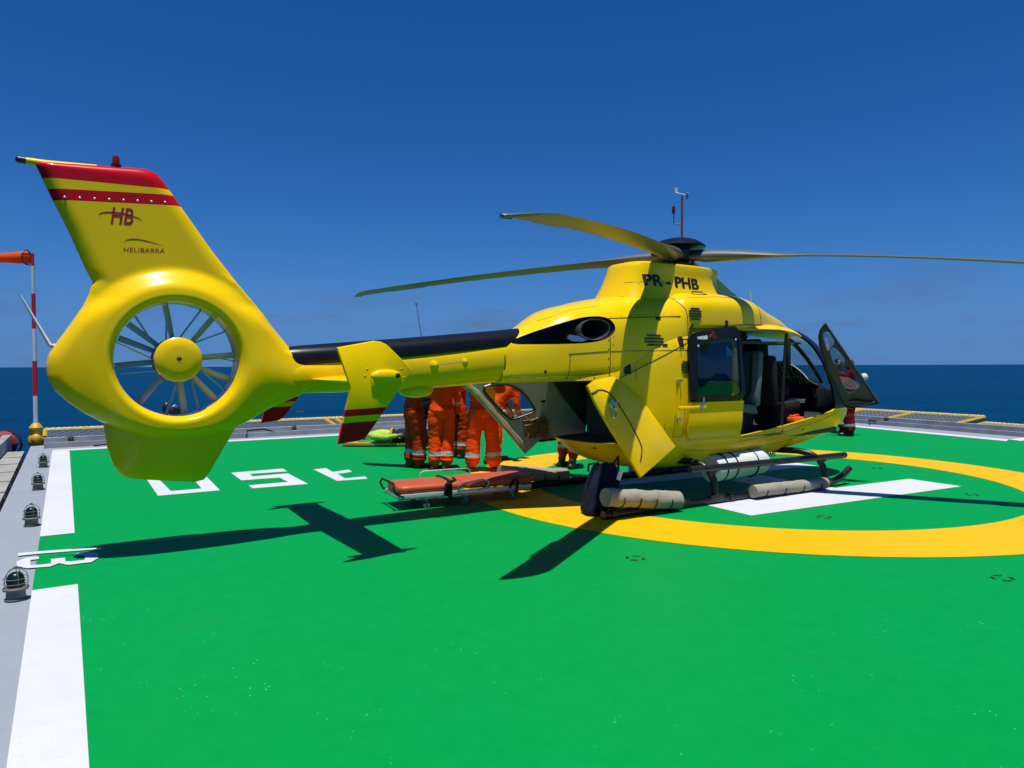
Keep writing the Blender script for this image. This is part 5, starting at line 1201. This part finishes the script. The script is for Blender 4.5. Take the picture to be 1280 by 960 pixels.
    md = o.modifiers.new('r', 'REMESH'); md.mode = 'VOXEL'; md.voxel_size = .010; md.use_smooth_shade = True
    md = o.modifiers.new('s', 'SMOOTH'); md.factor = .5; md.iterations = 3
    apply(o); me = o.data; me.materials.clear()
    names = [suit, top, boots, hands, 'skin', 'band']; uniq = []
    for n_ in names:
        if n_ not in uniq: uniq.append(n_)
    for n_ in uniq: me.materials.append(M[n_])
    NS = len(segs); SA = np.array([a for a, *_ in segs]); SB = np.array([b-a for a, b, *_ in segs]); L2_ = np.maximum((SB**2).sum(1), 1e-9)
    R0_ = np.array([x[2] for x in segs]); R1_ = np.array([x[3] for x in segs]); MI = np.array([uniq.index(x[4]) for x in segs])
    def cls(P):
        t_ = np.einsum('nsk,sk->ns', P[:, None, :]-SA[None], SB)/L2_; tc_ = np.clip(t_, 0, 1)
        d_ = np.linalg.norm(P[:, None, :]-(SA[None]+SB[None]*tc_[..., None]), axis=2)-(R0_+(R1_-R0_)*tc_)
        k_ = d_.argmin(1); return k_, t_[np.arange(len(P)), k_]
    off = Vector((seed*3.1, seed*1.7, seed*.9)); cloth = (uniq.index(suit), uniq.index(top))
    VC = np.empty(len(me.vertices)*3); me.vertices.foreach_get('co', VC); VC = VC.reshape(-1, 3); vk, _ = cls(VC); vm = MI[vk]
    VN = np.empty(len(me.vertices)*3); me.vertices.foreach_get('normal', VN); VN = VN.reshape(-1, 3); WW = np.zeros(len(VC))
    for i_ in np.nonzero(np.isin(vm, cloth))[0]:
        x_, y_, z_ = VC[i_]; qx, qy, qz = x_+off.x, y_+off.y, z_+off.z
        w_ = noise.noise(Vector((qx*7, qy*7, qz*13)))*.007+noise.noise(Vector((qx*16+qz*9, qy*16, qz*26)))*.005
        if z_ < .24*s: w_ += .006*abs(math.sin(qz*52+5*qx))+.003
        WW[i_] = w_
    VC = VC+VN*WW[:, None]; me.vertices.foreach_set('co', VC.ravel()); me.update()
    PC = np.empty(len(me.polygons)*3); me.polygons.foreach_get('center', PC); pk, pt_ = cls(PC.reshape(-1, 3))
    bi = uniq.index('band')
    for p_, k_, t_ in zip(me.polygons, pk, pt_):
        mi_ = int(MI[k_]); p_.use_smooth = True
        for lo, hi in (segs[k_][5] or ()):
            if lo < t_ < hi: mi_ = bi
        p_.material_index = mi_
    # hair or helmet, eyes
    bm = NB()
    for sg in (-1, 1): ell(bm, hp_(sg*.032, .080, .012), (.012*s, .010*s, .008*s), R, 0, 10)
    obj('eyes', bm, 'text', o)
    if helmet:
        bm = NB(); hm = Matrix.Translation(J['hed']) @ R.to_4x4()
        lathe(bm, [(.128, .035), (.118, .04), (.112, .08), (.09, .125), (.05, .15), (0, .158)], 24, hm); box(bm, hp_(0, .13, .037), (.12, .07, .008), R, .003); obj('helmet', bm, helmet, o)
    else:
        bm = NB(); rings = []
        for k in range(8):
            f = k/7*PI/2; zc_ = .02+.105*math.sin(f); rr_ = math.cos(f)
            rings.append([hp_(.083*rr_*math.cos(a), -.008+.10*rr_*math.sin(a)-.01, zc_-(.06 if math.sin(a) < .35 else -.035)*rr_) for a in frange(0, 2*PI*23/24, 23)])
        loft(bm, rings); obj('hair', bm, 'hair', o)
    o.location = loc; o.rotation_euler = (0, 0, rz)
    if lie: o.rotation_euler = (-PI/2, 0, rz)
    tag(o, label, 'person'); return o
# facing: rotation 0 faces away from the camera (+y)
person('person in dull orange coverall standing leftmost with right shoe forward', (-1.57, 11.50, 0), -1.15, 'orange2', 'boot', 'glove', seed=1, h=1.78, fat=1.22, pose=dict(fa_l=.1, fa_r=-.1, an_l=(-.08, -.03, .085), an_r=(.08, .07, .085), kn_r=(.085, .06, .49), el_l=(-.26, .10, 1.18), el_r=(.26, .10, 1.18), wr_l=(-.10, .26, 1.14), wr_r=(.12, .26, 1.14)), helmet='whitep')
person('person in bright orange coverall with back turned and right arm hanging, gloved hand', (-1.10, 11.24, 0), .25, 'orange', 'boot', 'glove', seed=2, h=1.76, fat=1.1, pose=dict(fa_l=1.0, fa_r=1.1, an_l=(-.11, -.02, .085), an_r=(.07, -.05, .085), el_l=(-.22, .14, 1.22), wr_l=(-.08, .30, 1.22), el_r=(.25, .0, 1.14), wr_r=(.27, .08, .89)), helmet='whitep')
person('person in orange coverall standing behind the gloved one, lower leg showing', (-.95, 12.75, 0), -.9, 'orange2', 'brownboot', 'skin', seed=3, h=1.75, pose=dict(el_r=(.24, .12, 1.2), wr_r=(.1, .28, 1.2)))
person('person in bright orange coverall, legs apart, beside the clamshell door with back turned', (-.45, 11.08, 0), .12, 'orange', 'boot', 'skin', seed=4, h=1.77, fat=1.25, pose=dict(an_l=(-.165, 0, .085), an_r=(.17, -.02, .085), kn_l=(-.14, .03, .49), kn_r=(.145, .03, .49), el_l=(-.34, .10, 1.26), wr_l=(-.20, .30, 1.30), el_r=(.32, .14, 1.24), wr_r=(.14, .30, 1.2)), helmet='whitep')
person('person in orange coverall leaning forward, seen through the open clamshell door window', (-.30, 12.15, 0), -1.15, 'orange', 'boot', 'glove', seed=5, h=1.76, pose=dict(lean=.78, an_l=(-.17, .1, .085), an_r=(.13, -.16, .085), kn_l=(-.14, .12, .5), kn_r=(.12, 0, .5), el_l=(-.24, .20, 1.18), wr_l=(-.14, .40, 1.08), el_r=(.25, .20, 1.16), wr_r=(.15, .42, 1.1)), helmet='hivis')
person('person in orange coverall and tall black boots behind the rear cargo opening', (.88, 11.45, 0), -.9, 'orange2', 'boot', 'skin', seed=6, h=1.76, tall=True, fat=1.1, pose=dict(an_l=(-.17, .03, .085), an_r=(.15, -.04, .085), kn_l=(-.13, .05, .49), kn_r=(.13, .03, .49)))
person('person in dark navy clothes standing behind the two left orange coveralls', (-1.62, 13.85, 0), PI, 'navy', 'boot', 'skin', seed=7, h=1.72, band=False)
mp3 = person('person in maroon coverall standing beyond the open cockpit door', (7.70, 16.5, 0), 1.2, 'maroon', 'boot', 'skin', seed=8, h=1.78, fat=1.3, pose=dict(an_l=(-.09, .0, .085), an_r=(.09, -.02, .085), el_l=(-.24, .12, 1.18), wr_l=(-.12, .30, 1.15), el_r=(.25, .04, 1.16), wr_r=(.24, .2, 1.0)))
person('person mostly hidden behind the helicopter nose and open door, black shoe showing', (7.80, 17.25, 0), 1.3, 'maroon', 'boot', 'skin', seed=9, h=1.74, pose=dict(an_r=(.10, .17, .085), kn_r=(.105, .12, .49), an_l=(-.1, -.08, .085)))
bm = NB(); lathe(bm, [(.12, .0), (.108, .01), (.10, .05), (.078, .085), (.04, .105), (0, .11), (0, .10), (.07, .078), (.092, .04), (.10, .0)], 24)
hh_ = obj('safety_helmet', bm, 'whitep'); hh_.location = (7.98, 16.42, 1.34); hh_.rotation_euler = (.6, .9, .2); hh_.scale = (.8, .8, .8); tag(hh_, 'white safety helmet held at the side of the maroon coverall', 'helmet')
# casualty on a yellow spine board
sb = thing('spine_board', 'yellow spine board lying on the deck under the casualty', 'spine board', (-2.50, 14.72, 0), .02)
BP = [(-.95, -.10), (-.93, -.15), (-.6, -.21), (.2, -.22), (.85, -.15), (.95, -.10), (.95, .10), (.85, .15), (.2, .22), (-.6, .21), (-.93, .15), (-.95, .10)]
bm = NB(); prism(bm, BP, 'z', .03, .075); obj('board', bm, 'ryellow', sb, 30)
bm = NB(); box(bm, (-.75, 0, .016), (.05, .36, .03)); box(bm, (.75, 0, .016), (.05, .28, .03)); obj('runner', bm, 'dark', sb)
cs = person('casualty lying on the yellow board in a yellow-green vest and dark trousers', (-1.42, 14.74, .205), PI/2, 'navy', 'boot', 'skin', top='hivis', seed=10, h=1.72, fat=1.3, band=False, lie=True, pose=dict(el_l=(-.27, -.02, 1.15), el_r=(.27, -.02, 1.15), wr_l=(-.25, .02, .92), wr_r=(.25, .02, .92)))
cs.rotation_euler = Matrix(((0, 0, -1), (-1, 0, 0), (0, 1, 0))).to_euler()
bm = NB(); tube(bm, [V(.225*math.cos(a), .0+.15*math.sin(a), 1.02) for a in frange(0, 2*PI, 30)], .022, 8); obj('strap', bm, 'ryellow', cs)
